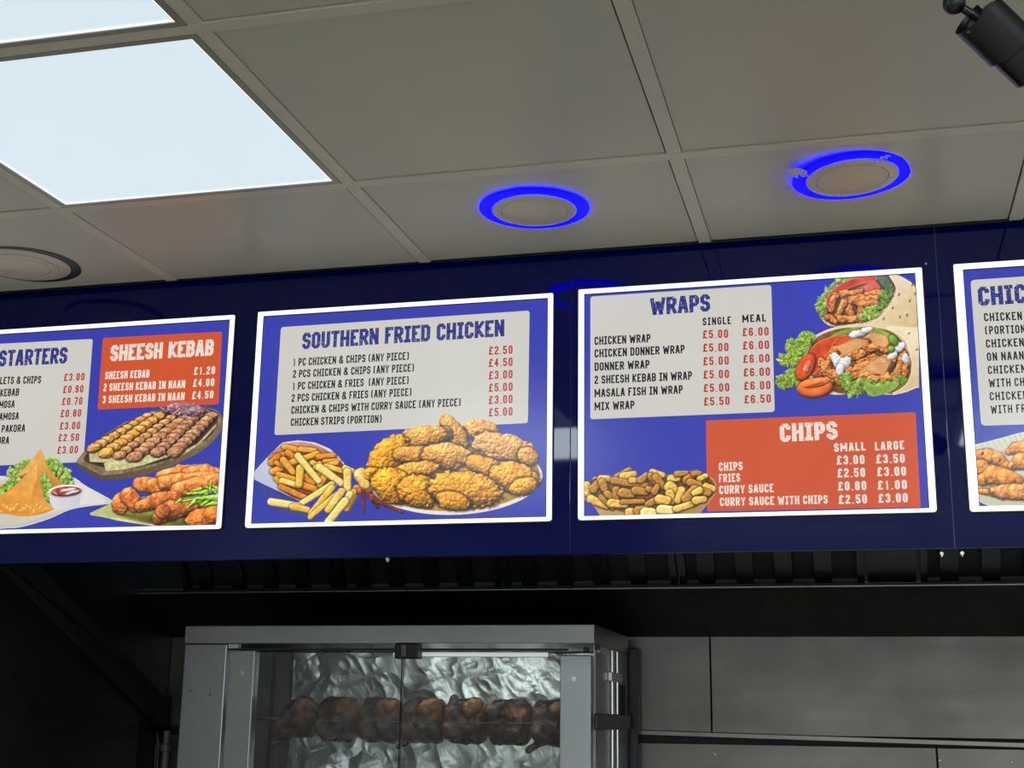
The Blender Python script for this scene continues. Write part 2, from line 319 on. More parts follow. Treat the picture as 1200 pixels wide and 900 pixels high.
    p.blob(*z(732, 518), 4.2, 4.2, 0, C8(120, 170, 50)); p.blob(*z(745, 470), 5, 7, -30, C8(110, 150, 40), C8(150, 180, 80))
    p.poly(zz([(720, 640), (765, 580), (755, 620), (725, 660)]), C8(60, 50, 60))
    for q in [(480, 690, 9, 8, 0, 21), (530, 740, 13, 8, -40, 22), (600, 720, 12, 8, 30, 23), (690, 735, 14, 7, -10, 24), (770, 695, 9, 5, -30, 25), (640, 745, 12, 6, 0, 26)]: p.leaf(*z(q[0], q[1]), q[2], q[3], q[4], C8(120, 160, 40), LG2, q[5])
    p.poly(zz([(590, 690), (640, 720), (760, 700), (750, 740), (640, 780), (590, 750)]), C8(110, 146, 44), C8(160, 186, 80), tone=.15, edge=(C8(170, 200, 100), 1.5))
    p.poly(zz([(700, 395), (790, 450), (835, 540), (842, 640), (810, 715), (740, 765), (760, 770), (860, 735), (930, 700), (930, 430), (840, 400)]), C8(240, 224, 190), T2, grad=(z(760, 500), z(930, 740)), tone=.05, edge=(C8(246, 236, 208), 1.6))
    for (x, y) in [(830, 430), (890, 670), (875, 520)]: p.blob(*z(x, y), 1.0, 1.9, 60, C8(150, 110, 70), shadow=0, amb=.9, dif=.1)
    p.blob(*z(308, 735), 21.5, 12, -4, C8(236, 120, 44), C8(214, 84, 26), prof=5, shadow=.5, spec=.12); p.blob(*z(315, 705), 17, 5.5, -12, C8(240, 150, 76), C8(222, 110, 50), bump=.5, bs=3, shadow=0); p.blob(*z(310, 712), 11, 1.6, -16, C8(190, 84, 40), shadow=0)
    return p

def pic_chips():
    p = Pic(683, 543, 842, 606, BLUE); p.base((p.X > 828.2 + (p.Y - 495) * .012), RED)
    z = lambda x, y: (670 + x / 6.667, 530 + y / 6.667)
    zz = lambda L: [z(*q) for q in L]
    p.poly(zz([(98, 280), (170, 195), (280, 175), (500, 250), (750, 175), (980, 135), (1110, 210), (1142, 280), (1130, 320), (1010, 470), (1000, 500), (225, 500), (180, 430), (98, 370)]), C8(206, 170, 104), C8(176, 138, 84), grad=(z(300, 150), z(600, 480)), tone=.05, smooth=False, edge=(C8(226, 200, 150), 1.0))
    p.poly(zz([(110, 290), (200, 200), (600, 220), (980, 160), (1120, 260), (1080, 360), (960, 420), (700, 440), (500, 480), (300, 440), (130, 370)]), C8(150, 98, 34), C8(90, 56, 16), vs=4, tone=.3)
    rg = np.random.RandomState(4); Y = C8(240, 200, 100); Y2 = C8(208, 158, 62); Bn = C8(160, 106, 42); B2 = C8(122, 78, 30)
    F = [(120, 260, 130, 330, 34, 1), (170, 290, 200, 250, 36, 0), (230, 210, 290, 210, 30, 1), (240, 240, 260, 290, 36, 0), (350, 200, 450, 140, 28, 0), (400, 190, 490, 170, 30, 1), (330, 225, 580, 265, 30, 0), (470, 220, 520, 220, 26, 1), (540, 220, 590, 180, 30, 0), (630, 160, 710, 180, 30, 1), (620, 190, 660, 240, 30, 0), (660, 200, 720, 270, 32, 0), (780, 210, 830, 200, 36, 1), (820, 170, 900, 165, 24, 0), (900, 220, 940, 190, 34, 0), (950, 170, 1000, 165, 22, 0), (1000, 210, 1050, 185, 24, 1), (930, 240, 1000, 260, 34, 0), (1050, 270, 1110, 290, 30, 1), (1030, 310, 1070, 320, 34, 0),
         (280, 330, 310, 350, 34, 0), (350, 300, 350, 370, 34, 0), (400, 320, 470, 330, 40, 0), (500, 300, 580, 310, 34, 0), (600, 290, 640, 300, 26, 0), (650, 310, 670, 270, 28, 0), (770, 280, 800, 300, 50, 1), (770, 330, 780, 380, 40, 1), (860, 300, 830, 380, 34, 1), (960, 300, 890, 370, 44, 0), (1000, 300, 960, 320, 30, 1), (150, 370, 280, 420, 36, 1), (230, 350, 320, 440, 20, 0), (310, 400, 420, 410, 36, 1), (400, 390, 560, 385, 22, 0), (600, 410, 680, 360, 30, 0), (690, 370, 750, 380, 42, 1), (450, 470, 480, 470, 36, 1), (520, 460, 580, 450, 40, 0), (580, 475, 640, 475, 44, 2), (700, 450, 780, 455, 40, 2), (820, 445, 960, 400, 30, 1), (970, 380, 1030, 370, 34, 1)]
    for (a, b, c, d, r, k) in F:
        a, b = z(a, b); c, d = z(c, d); c1, c2 = [(Bn * 1.12, B2 * 1.2), (Y, Y2), (C8(250, 226, 160), Y)][k]
        p.cap(a, b, c, d, r / 6.667, r / 6.667 * .85, c1, c2 if k else Y2 * .85, bump=.5, bs=3, prof=5, shadow=.6, sd=2.0, vs=3.5, spec=.1, jag=.12, js=4)
    return p

def pic_samosa():
    p = Pic(-22, 524, 134, 622, BLUE); p.base((p.Y < 543.6 - (p.X) * .02) & (p.X < 98.5), C8(214, 212, 196))
    z = lambda x, y: (x / 6.92, 500 + y / 6.92)
    zz = lambda L: [z(*q) for q in L]
    p.poly(zz([(-160, 430), (60, 400), (200, 380), (560, 400), (700, 480), (915, 600), (900, 625), (700, 650), (560, 680), (400, 750), (200, 810), (60, 825), (-160, 800)]), C8(216, 216, 208), C8(190, 192, 186), grad=(z(300, 400), z(300, 820)), tone=.02, edge=(C8(240, 240, 234), 1.5))
    p.poly(zz([(-160, 480), (500, 420), (860, 600), (640, 640), (420, 700), (200, 780), (0, 800), (-160, 780)]), C8(204, 198, 182), C8(224, 222, 212), grad=(z(100, 800), z(700, 560)), tone=.03)
    LG = C8(150, 200, 70); LG2 = C8(196, 226, 120)
    for q in [(230, 310, 9, 6, -20, 31), (120, 370, 8, 6, -10, 32), (170, 340, 12, 6, -25, 33), (420, 300, 9, 7, 20, 34), (500, 370, 11, 8, 20, 35), (540, 430, 9, 7, 30, 36), (450, 340, 9, 8, 20, 37)]: p.leaf(*z(q[0], q[1]), q[2], q[3], q[4], LG, LG2, q[5])
    S1 = C8(238, 178, 92); S2 = C8(216, 140, 52)
    p.poly(zz([(328, 180), (350, 210), (370, 280), (420, 370), (520, 470), (440, 500), (330, 480), (300, 300)]), S2, S1, grad=(z(340, 450), z(360, 250)), tone=.08, smooth=False, edge=(C8(200, 120, 50), 1.2))
    p.poly(zz([(328, 178), (290, 230), (200, 340), (60, 450), (-160, 540), (-160, 560), (200, 480), (330, 330)]), C8(226, 168, 88), S1, vs=8, tone=.06, smooth=False)
    for q in [(100, 460, 16, 4, -32, 41), (30, 520, 10, 5, -30, 42), (360, 450, 6, 11, -20, 43), (370, 510, 7, 9, 0, 44), (395, 570, 4, 9, -20, 45)]: p.leaf(*z(q[0], q[1]), q[2], q[3], q[4], LG, LG2, q[5])
    p.poly(zz([(310, 295), (325, 330), (330, 430), (350, 540), (385, 620), (440, 665), (400, 690), (320, 715), (200, 728), (60, 710), (-160, 680), (-160, 620), (0, 560), (120, 480), (220, 380), (280, 310)]), S1, C8(226, 146, 44), grad=(z(250, 340), z(200, 720)), tone=.1, vs=9, edge=(C8(222, 140, 60), 1.4))
    p.poly(zz([(312, 300), (300, 420), (268, 520), (262, 640), (290, 700), (430, 668), (380, 620), (345, 540), (326, 430)]), C8(206, 134, 56), C8(232, 160, 70), grad=(z(260, 500), z(350, 600)), tone=.08, op=.75)
    for i in range(16): p.blob(*z(-20 + i * 27, 655 + 22 * math.sin(i * 1.9) + (i % 2) * 14), 3.0, 1.8, 25 * i, C8(240, 184, 98), C8(230, 164, 74), shadow=.08, sd=1, amb=.75, dif=.32)
    p.poly(zz([(398, 530), (410, 620), (440, 652), (530, 655), (620, 640), (650, 610), (672, 520)]), C8(226, 224, 232), C8(204, 204, 214), grad=(z(420, 600), z(650, 600)), tone=.02, smooth=False)
    for x in range(420, 660, 22): p.cap(*z(x, 575), *z(x + 4, 640), .5, .5, C8(190, 190, 202), shadow=0, amb=.9, dif=.1)
    p.blob(*z(535, 524), 20.5, 7.6, -4, C8(236, 234, 238), shadow=0, prof=8, amb=.7, dif=.33)
    p.blob(*z(538, 526), 18, 5.9, -4, C8(176, 80, 54), C8(130, 46, 34), shadow=0, prof=8, bump=.4, bs=4, vs=4)
    p.blob(*z(560, 515), 10, 1.9, -8, C8(222, 190, 200), jag=.4, shadow=0); p.blob(*z(585, 535), 9, 1.5, -14, C8(226, 200, 212), jag=.4, shadow=0); p.blob(*z(450, 540), 4, 1.1, 30, C8(214, 150, 140), shadow=0)
    return p

def pic_kebab():
    p = Pic(88, 470, 264, 566, BLUE)
    p.base((p.Y < 479.9 - (p.X - 114.4) * .0437) & (p.X > 114.6) & (p.X < 256.5), RED)
    z = lambda x, y: (80 + x / 5.295, 460 + y / 5.295)
    zz = lambda L: [z(*q) for q in L]
    p.poly(zz([(52, 425), (95, 370), (210, 270), (350, 185), (520, 115), (700, 88), (860, 90), (930, 110), (965, 160), (960, 230), (900, 310), (790, 390), (640, 460), (480, 515), (330, 540), (205, 545), (60, 465)]), C8(120, 100, 74), C8(88, 74, 56), grad=(z(700, 200), z(200, 540)), tone=.12, vs=6, smooth=False)
    p.poly(zz([(56, 425), (95, 370), (210, 270), (350, 185), (520, 115), (700, 88), (860, 92), (925, 112), (950, 165), (930, 240), (860, 320), (700, 400), (500, 470), (330, 505), (210, 515), (60, 440)]), C8(150, 130, 98), C8(112, 92, 68), vs=7, tone=.15, smooth=False)
    p.poly(zz([(110, 390), (220, 290), (400, 190), (560, 130), (840, 105), (915, 130), (920, 210), (860, 290), (700, 385), (520, 445), (300, 480), (220, 465), (110, 430)]), C8(74, 58, 46), C8(50, 40, 36), vs=6, tone=.2)
    p.poly(zz([(130, 372), (250, 330), (300, 420), (250, 436), (135, 430)]), C8(220, 214, 168), C8(190, 176, 120), vs=3, tone=.15, smooth=False)
    p.poly(zz([(222, 440), (330, 400), (560, 380), (640, 395), (600, 405), (470, 450), (360, 475), (236, 488)]), C8(224, 220, 176), C8(190, 186, 120), vs=3, tone=.15, smooth=False)
    p.poly(zz([(640, 400), (800, 320), (922, 190), (915, 215), (820, 320), (700, 395)]), C8(214, 200, 150), C8(180, 160, 110), vs=3, tone=.15, smooth=False)
    # rows of minced kebab on skewers
    R = [((160, 345), (490, 150), 28, C8(230, 178, 104), C8(190, 126, 60)), ((240, 375), (560, 150), 32, C8(234, 180, 96), C8(198, 130, 54)), ((320, 390), (640, 160), 27, C8(214, 164, 112), C8(160, 108, 66)),
         ((415, 400), (720, 160), 34, C8(206, 154, 112), C8(150, 100, 68)), ((560, 370), (800, 140), 32, C8(200, 148, 112), C8(146, 96, 68)), ((665, 370), (885, 150), 34, C8(204, 156, 116), C8(152, 104, 74))]
    for i, ((xa, ya), (xb, yb), r, c1, c2) in enumerate(R):
        n = 9; p.cap(*z(xa, ya), *z(xb, yb), r / 5.295 * .8, r / 5.295 * .7, c2 * .7, c2 * .6, shadow=.6, sd=3)
        for k in range(n - 1, -1, -1):
            t = k / (n - 1); x = xa + (xb - xa) * t; y = ya + (yb - ya) * t; q = (r / 5.295) * (1.3 - .2 * t)
            p.blob(*z(x, y), q * 1.2, q * .78, -14, c1, c2, bump=.9, bs=3, kind='w' if k == 0 else 'v', jag=.15, js=3, shadow=.6, sd=1.6, vs=3, amb=.38, dif=.85)
    rg = np.random.RandomState(8)
    p.blob(*z(725, 105), 24, 8, 3, C8(130, 84, 96), C8(190, 150, 160), vs=3, jag=.2, js=3, shadow=.3)
    for k in range(46):
        x = 725 + rg.normal() * 62; y = 106 + rg.normal() * 17; a = rg.rand() * 3.14; l = 14 + rg.rand() * 18; c = [C8(206, 176, 184), C8(170, 120, 138), C8(140, 90, 100), C8(214, 200, 190)][rg.randint(4)]
        p.cap(*z(x - l * math.cos(a), y - l * .5 * math.sin(a)), *z(x + l * math.cos(a), y + l * .5 * math.sin(a)), .7, .6, c, shadow=.3, sd=1)
    return p

def wing(p, pts, c1, c2, r):
    for i in range(len(pts) - 1):
        p.cap(*pts[i], *pts[i + 1], r[i], r[i + 1], c1, c2, bump=1.3, bs=4.5, jag=.12, js=5, shadow=.55 if i == 0 else .15, sd=2.5, vs=5, spec=.14)

def pic_wings():
    p = Pic(104, 539.5, 259, 620, BLUE)
    z = lambda x, y: (80 + x / 5.295, 460 + y / 5.295)
    zz = lambda L: [z(*q) for q in L]
    p.poly(zz([(135, 748), (280, 680), (500, 640), (940, 640), (925, 840), (600, 840), (400, 805), (140, 762)]), C8(196, 206, 130), C8(140, 160, 60), grad=(z(160, 720), z(500, 830)), tone=.06, smooth=False)
    p.poly(zz([(135, 750), (400, 795), (620, 832), (600, 842), (300, 795)]), C8(226, 214, 170), C8(190, 170, 120), smooth=False)
    p.poly(zz([(300, 750), (500, 760), (760, 800), (925, 830), (925, 838), (650, 836), (420, 790)]), C8(74, 60, 30), C8(110, 110, 40), soft=True, op=.8)
    A = C8(236, 158, 84); B = C8(196, 102, 40)
    q = 5.295
    wing(p, [z(590, 530), z(700, 500), z(840, 480)], A, B, [9, 10, 7]); wing(p, [z(740, 500), z(860, 490), z(960, 530)], A, B, [7, 9, 8])
    wing(p, [z(450, 570), z(540, 580), z(620, 590)], A, B, [9, 10, 8]); wing(p, [z(600, 560), z(700, 560), z(900, 530)], C8(232, 150, 76), B, [9, 11, 8])
    wing(p, [z(680, 610), z(780, 580), z(930, 545)], C8(240, 164, 90), B, [9, 10, 8]); p.blob(*z(330, 690), 11, 13, 10, A, B, bump=1.6, bs=4, kind='w', shadow=.5, jag=.08)
    wing(p, [z(380, 640), z(420, 700)], A, B, [10, 9]); wing(p, [z(450, 710), z(560, 670), z(660, 660)], C8(228, 140, 70), C8(176, 90, 40), [7, 10, 9])
    wing(p, [z(560, 780), z(640, 730), z(780, 720)], C8(210, 128, 66), C8(150, 74, 34), [8, 12, 9]); p.blob(*z(590, 740), 9, 9, 0, C8(220, 136, 70), C8(160, 80, 36), bump=1.4, bs=4, kind='w')
    p.blob(*z(840, 780), 21, 12, -8, C8(238, 146, 66), C8(200, 96, 34), bump=1.7, bs=4.5, kind='w', shadow=.7, sd=3, jag=.1); p.blob(*z(905, 760), 12, 11, 0, C8(238, 146, 66), C8(200, 96, 34), bump=1.7, bs=4.5, kind='w', shadow=.3, jag=.1)
    G1 = C8(150, 200, 50); G2 = C8(190, 226, 96)
    for (a, b, c, d, r) in [(930, 640, 680, 680, 10), (850, 650, 740, 715, 12), (900, 650, 830, 700, 14), (930, 620, 860, 590, 12), (880, 620, 890, 545, 8), (860, 620, 740, 630, 14), (800, 660, 760, 700, 14), (930, 680, 860, 700, 14), (820, 600, 780, 610, 10), (930, 600, 900, 580, 12), (700, 665, 670, 690, 8), (940, 650, 800, 660, 18)]:
        p.cap(*z(a, b), *z(c, d), r / q * 1.2, r / q * .5, G1, G2, bump=.8, bs=2.5, jag=.35, js=2.5, shadow=.45, sd=1.5)
    return p

def pic_wings_tray():
    p = Pic(1139, 504, 1262, 600, BLUE)
    z = lambda x, y: (1130 + x / 7.5, 490 + y / 7.5)
    zz = lambda L: [z(*q) for q in L]
    p.poly(zz([(-60, 270), (60, 240), (300, 180), (525, 120), (800, 90), (1000, 200), (1000, 700), (800, 790), (560, 795), (300, 790), (180, 760), (100, 715), (-60, 640)]), C8(214, 212, 188), C8(196, 194, 166), grad=(z(200, 200), z(400, 780)), tone=.02, edge=(C8(228, 226, 206), 2))
    for k in range(14): p.cap(*z(150 + 48 * k, 225 - 12 * k), *z(190 + 48 * k, 290 - 12 * k), 1.1, 1.1, C8(190, 190, 166), shadow=0, amb=.9, dif=.1)
    p.poly(zz([(90, 560), (300, 560), (900, 500), (900, 700), (560, 740), (250, 700), (110, 640)]), C8(206, 196, 160), C8(180, 160, 110), tone=.04)
    A = C8(238, 160, 70); B = C8(206, 116, 34)
    wing(p, [z(110, 330), z(210, 330), z(300, 360), z(370, 420)], A, B, [6, 8, 8, 6]); wing(p, [z(390, 300), z(450, 270), z(560, 270), z(800, 300)], A, B, [4, 7, 10, 10])
    wing(p, [z(430, 420), z(500, 380), z(600, 380), z(800, 400)], A, B, [6, 10, 12, 10]); wing(p, [z(100, 420), z(150, 430), z(180, 460)], A, B, [6, 9, 8])
    wing(p, [z(170, 540), z(250, 500), z(360, 520), z(480, 545)], A, B, [8, 11, 10, 6]); wing(p, [z(260, 650), z(340, 650), z(450, 650), z(600, 660), z(800, 600)], C8(232, 158, 84), C8(186, 110, 50), [6, 9, 10, 9, 8])
    wing(p, [z(110, 640), z(200, 650)], A, C8(170, 90, 40), [2.5, 3.5])
    for (x, y) in [(240, 380), (310, 370), (160, 312), (420, 428), (440, 555), (190, 550), (250, 660)]: p.blob(*z(x, y), 1.6, 2.4, 30, C8(110, 60, 36), shadow=0)
    return p
DISHES = [(0, pic_samosa), (0, pic_wings), (0, pic_kebab), (1, pic_fries), (1, pic_fried), (2, pic_wraps), (2, pic_chips), (3, pic_wings_tray)]
# ================================================================= materials
M_TILE = mat('ceiling_vinyl', L8(184, 183, 164), .36, spec=.5, bump=.05, bscale=9, vary=.03)
M_BAR = mat('grid_enamel', L8(196, 193, 174), .38, spec=.5, vary=.05, bscale=20)
M_VOID = mat('ceiling_void', (.01, .01, .01), .9)
M_NAVY = mat('navy_gloss_acrylic', (.0010, .0038, .080), .035, spec=.5, ior=1.40, bump=.0, vary=.06)
M_STEEL = mat('brushed_steel', (.37, .385, .38), .36, 1, bump=.05, bscale=60, stretch=(1, 1, 14), rvary=.05, vary=.06)
M_STEELW = mat('wall_steel', (.16, .148, .132), .40, 1, bump=.14, bscale=5, stretch=(.5, 1, 2.5), rvary=.10, vary=.22)
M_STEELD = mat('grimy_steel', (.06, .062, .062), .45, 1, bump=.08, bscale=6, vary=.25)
M_EDGE = mat('steel_edge', (.62, .60, .56), .3, 1, bump=.05, bscale=50)
M_BLACK = mat('black_plastic', (.006, .006, .007), .35)
M_DARK = mat('dark_interior', (.014, .014, .015), .6, vary=.3)
M_WALL = mat('painted_wall', (.55, .54, .50), .7, bump=.05, bscale=60)
M_FLOOR = mat('floor_vinyl', (.46, .42, .36), .4, bump=.05, bscale=30, vary=.15)
M_LED = mat('led_diffuser', (.04, .04, .04), .5, emis=LED_NEAR, estr=1.0)
M_LEDF = mat('led_diffuser_bright', (.8, .8, .8), .5, emis=(.80, .92, 1.0), estr=LED_FAR)
M_LEDE = mat('led_edge', (.04, .04, .04), .5, emis=(.93, 1.0, 1.0), estr=1.0)
M_ALU = mat('white_aluminium', L8(150, 148, 138), .35, .3)
M_GLOW = mat('acrylic_edge_glow', (.8, .8, .8), .3, emis=(.93, .95, .88), estr=.98)
M_BACKB = mat('black_backing', (.002, .002, .003), .5)
M_RING = mat('blue_ring', (.002, .002, .15), .5, spec=.1, emis=(.0003, 0.0, 1.0), estr=9)
M_LENS = mat('lamp_lens', L8(196, 188, 166), .35)
M_LRIM = mat('lamp_rim', L8(190, 184, 166), .3)
M_FOILM = mat('foil', (.86, .90, .89), .40, 1, bump=.15, bscale=90)

def print_mat(name, rgb, speck=None, vc=False):          # flat print on a backlit poster with a satin film over it
    m = bpy.data.materials.new(name); m.use_nodes = True; nt = m.node_tree; b = nt.nodes['Principled BSDF']
    b.inputs['Base Color'].default_value = (.01, .01, .012, 1); b.inputs['Roughness'].default_value = .22; b.inputs['Specular IOR Level'].default_value = .5
    b.inputs['Emission Strength'].default_value = 1.0
    tc = nt.nodes.new('ShaderNodeTexCoord')
    nz = nt.nodes.new('ShaderNodeTexNoise'); nz.inputs['Scale'].default_value = 900; nt.links.new(tc.outputs['Object'], nz.inputs[0])
    bp = nt.nodes.new('ShaderNodeBump'); bp.inputs['Strength'].default_value = .10; bp.inputs['Distance'].default_value = .0005; nt.links.new(nz.outputs[0], bp.inputs['Height']); nt.links.new(bp.outputs[0], b.inputs['Normal'])
    if vc:
        at_ = nt.nodes.new('ShaderNodeAttribute'); at_.attribute_name = 'ink'; nt.links.new(at_.outputs['Color'], b.inputs['Emission Color']); return m
    c = tuple(lin(rgb)) + (1,)
    n2 = nt.nodes.new('ShaderNodeTexNoise'); n2.inputs['Scale'].default_value = 2.5 if speck is None else 260; n2.inputs['Detail'].default_value = 4 if speck is None else 2; nt.links.new(tc.outputs['Object'], n2.inputs[0])
    cr = nt.nodes.new('ShaderNodeValToRGB'); nt.links.new(n2.outputs[0], cr.inputs[0]); E = cr.color_ramp.elements
    if speck is None:
        E[0].position = .25; E[1].position = .75; E[0].color = tuple(x * .92 for x in c[:3]) + (1,); E[1].color = tuple(min(1, x * 1.08) for x in c[:3]) + (1,)
    else:
        E[0].position = .60; E[1].position = .66; E[0].color = c; E[1].color = tuple(lin(speck)) + (1,)
    nt.links.new(cr.outputs[0], b.inputs['Emission Color']); return m
P_BLUE = print_mat('print_blue', BLUE); P_WHITE = print_mat('print_white', WHITE); P_RED = print_mat('print_red', RED)
P_BLACK = print_mat('print_black', C8(34, 32, 38)); P_PRICE = print_mat('print_price_red', C8(178, 58, 50)); P_CREAM = print_mat('print_cream', C8(240, 222, 210))
P_HEAD = print_mat('print_heading_navy', C8(48, 52, 126), speck=C8(140, 142, 180)); P_HEADW = print_mat('print_heading_cream', C8(236, 220, 208), speck=C8(214, 130, 100))
P_PHOTO = print_mat('print_photo', None, vc=True)

# ================================================================= setting
CEIL = 2.6; FY = 2.788; FZ0 = EYE + .1225 * 2.78; XL = -2.15; XR = 3.1; YB = 4.0; YR = -3.5
GX = [-.925 + .629 * k for k in range(-2, 7)]; GY = [2.297 - .6275 * k for k in range(0, 10)]
fl = MB(); fl.box(XL - .1, XR + .1, YR - .1, YB + .1, -.1, 0); fl.build('floor', M_FLOOR, kind='structure')
ceiling = empty('ceiling', (0, 0, CEIL), kind='structure')
xs = [XL] + [g for g in GX if XL < g < XR] + [XR]; ys = [2.765] + [g for g in GY if g > YR] + [YR]
LIT = {}                                         # grid cells that hold a luminous panel: (column, row) -> in view?
def cell(xc, yc):
    for i in range(len(xs) - 1):
        for j in range(len(ys) - 1):
            if xs[i] < xc < xs[i + 1] and ys[j + 1] < yc < ys[j]: return (i, j)
LIGHTS = [((-1.24, 2.0), 'n', 'large square white ceiling light panel, the full one above the menu boards'),
          ((-1.24, 1.35), 'n', 'white ceiling light panel cut off by the top left corner'),
          ((-1.24, .75), 'f', 'bright ceiling light panel third in the line over the customers'),
          ((.65, .75), 'f', 'bright ceiling light panel over the right of the customer area'),
          ((1.28, .1), 'f', 'added unseen ceiling light panel right of the customers, nearer the camera'),  # from here down: panels added out of view to light the room
          ((1.9, 1.3), 'f', 'added unseen ceiling light panel right of the customers, near the counter'),
          ((2.5, -1.1), 'f', 'added unseen ceiling light panel by the right wall'),
          ((1.9, -2.4), 'f', 'added unseen ceiling light panel by the shop window')]
for (p, kk, lb) in LIGHTS: LIT[cell(*p)] = (kk, lb)
hw = .0135
void = MB(); void.box(XL, XR, YR, 2.80, CEIL + .10, CEIL + .13); void.build('deck', M_VOID, ceiling)
for i in range(len(xs) - 1):
    for j in range(len(ys) - 1):
        x0, x1, y0, y1 = xs[i] + hw, xs[i + 1] - hw, ys[j + 1] + hw, ys[j] - (hw if j else 0)
        if (i, j) in LIT:
            kk, lb = LIT[(i, j)]
            t = empty('ceiling_light', ((x0 + x1) / 2, (y0 + y1) / 2, CEIL), label=lb, cat='light', group='square ceiling light panels')
            fr = MB(); w = .012
            for q in ((x0, x1, y0, y0 + w), (x0, x1, y1 - w, y1), (x0, x0 + w, y0 + w, y1 - w), (x1 - w, x1, y0 + w, y1 - w)): fr.box(*q, CEIL - .001, CEIL + .012)
            fr.build('frame', M_ALU, t)
            MB().box(x0 + w, x1 - w, y0 + w, y1 - w, CEIL + .003, CEIL + .010).build('diffuser', M_LED if kk == 'n' else M_LEDF, t)
            if kk == 'n':
                e = MB(); v = .004
                for q in ((x0 + w, x1 - w, y0 + w, y0 + w + v), (x0 + w, x1 - w, y1 - w - v, y1 - w), (x0 + w, x0 + w + v, y0 + w + v, y1 - w - v), (x1 - w - v, x1 - w, y0 + w + v, y1 - w - v)): e.box(*q, CEIL + .001, CEIL + .003)
                e.build('lit_edge', M_LEDE, t, label='brighter rim of the diffuser')
            continue
        r = random.Random(i * 31 + j)
        dz = r.uniform(0, .0012)
        MB().box(x0 + .0006, x1 - .0028, y0 + .0006, y1 - .0028, CEIL + .002 + dz, CEIL + .016).build('ceiling_tile', M_TILE, ceiling, bevel=.0012)
for g in xs[1:-1]:
    for j in range(len(ys) - 1): MB().box(g - hw, g + hw, ys[j + 1] + hw + .0003, ys[j] - (hw if j else 0) - .0003, CEIL, CEIL + .02).build('grid_bar', M_BAR, ceiling, bevel=.001)
for g in ys[1:-1]: MB().box(XL, XR, g - hw, g + hw, CEIL - .0006, CEIL + .02).build('grid_bar', M_BAR, ceiling, bevel=.001)

# room behind the camera
MB().box(XR, XR + .1, YR, YB, 0, 3.0).build('wall_right', M_WALL, kind='structure')
rear = empty('wall_rear', (0, YR, 0), kind='structure'); rb = MB()
rb.box(XL, -1.4, YR - .1, YR, 0, CEIL + .1); rb.box(2.2, XR, YR - .1, YR, 0, CEIL + .1); rb.box(-1.4, 2.2, YR - .1, YR, 0, .35); rb.box(-1.4, 2.2, YR - .1, YR, 2.35, CEIL + .1); rb.build('masonry', M_WALL, rear)
w1 = empty('window_1', (.4, YR, .35), kind='structure'); wf = MB()
for q in ((-1.4, -1.35), (.375, .425), (2.15, 2.2)): wf.box(q[0], q[1], YR - .07, YR - .02, .35, 2.35)
wf.box(-1.35, .375, YR - .07, YR - .02, .35, .41); wf.box(.425, 2.15, YR - .07, YR - .02, .35, .41); wf.box(-1.35, .375, YR - .07, YR - .02, 2.29, 2.35); wf.box(.425, 2.15, YR - .07, YR - .02, 2.29, 2.35)
wf.build('window_frame', M_BLACK, w1)
# steel side wall of the kitchen
wl = empty('wall_left', (XL, 0, 0), kind='structure')
MB().box(XL - .1, XL, YR, 2.8029, 0, 3.0).build('painted_section', M_WALL, wl)
MB().box(XL - .1, XL, 2.803, YB + .1, EYE - .012, 3.0).build('wall_panel', mat('side_wall_upper', (.10, .11, .11), .45, 1, bump=.08, bscale=5, vary=.25), wl)
MB().box(XL - .1, XL + .0012, 2.803, YB - .17, 0, EYE - .012).build('wall_panel', mat('side_wall_steel', (.13, .135, .13), .42, 1, vary=.15, bump=.08, bscale=5), wl)
MB().box(XL - .1, XL, YB - .168, YB + .1, 0, EYE - .012).build('wall_panel', M_STEELD, wl)
# back wall of steel sheets with a rail
wb = empty('wall_back', (0, YB, 0), kind='structure')
sx = -.1097 * YB; zt = EYE + .0612 * YB
MB().box(XL, sx - .0015, YB, YB + .05, EYE - .03, zt).build('wall_panel', M_STEELW, wb, bevel=.002)
MB().box(sx + .0015, 2.2, YB - .002, YB + .05, EYE - .03, zt).build('wall_panel', M_STEELW, wb, bevel=.002)
MB().box(XL, .0424 * YB - .001, YB - .002, YB + .05, EYE - 1.0, EYE - .055).build('wall_panel', M_STEELW, wb, bevel=.002)
MB().box(.0424 * YB + .002, 2.2, YB, YB + .05, EYE - 1.0, EYE - .055).build('wall_panel', M_STEELW, wb, bevel=.002)
MB().box(XL, XR, YB + .03, YB + .1, 0, 3.0).build('masonry', M_DARK, wb)
r0 = EYE - .0049 * YB; r1 = EYE - .0093 * YB; xa, xb_ = -.72, .1 * YB; sl = (r1 - r0) / (.1 * YB + .166 * YB); xe = 2.0; ze = r0 + sl * (xe + .166 * YB); za = r0 + sl * (xa + .166 * YB); hh = .0142
MB().hexa([(xa, YB - .014, za - hh), (xe, YB - .014, ze - hh), (xe, YB, ze - hh), (xa, YB, za - hh), (xa, YB - .014, za), (xe, YB - .014, ze), (xe, YB, ze), (xa, YB, za)]).build('rail', mat('rail_steel', (.20, .18, .16), .35, 1, bump=.1, bscale=15, vary=.25), wb, bevel=.002)
for (px, py) in ((1101, 891), (838, 884), (1186, 893)):
    c = at(px, py, YB - .003); MB().lathe([(0, -.003), (.003, -.002), (.004, 0)], tuple(c), (0, 1, 0), 12).build('rivet', M_EDGE, wb, smooth=True)

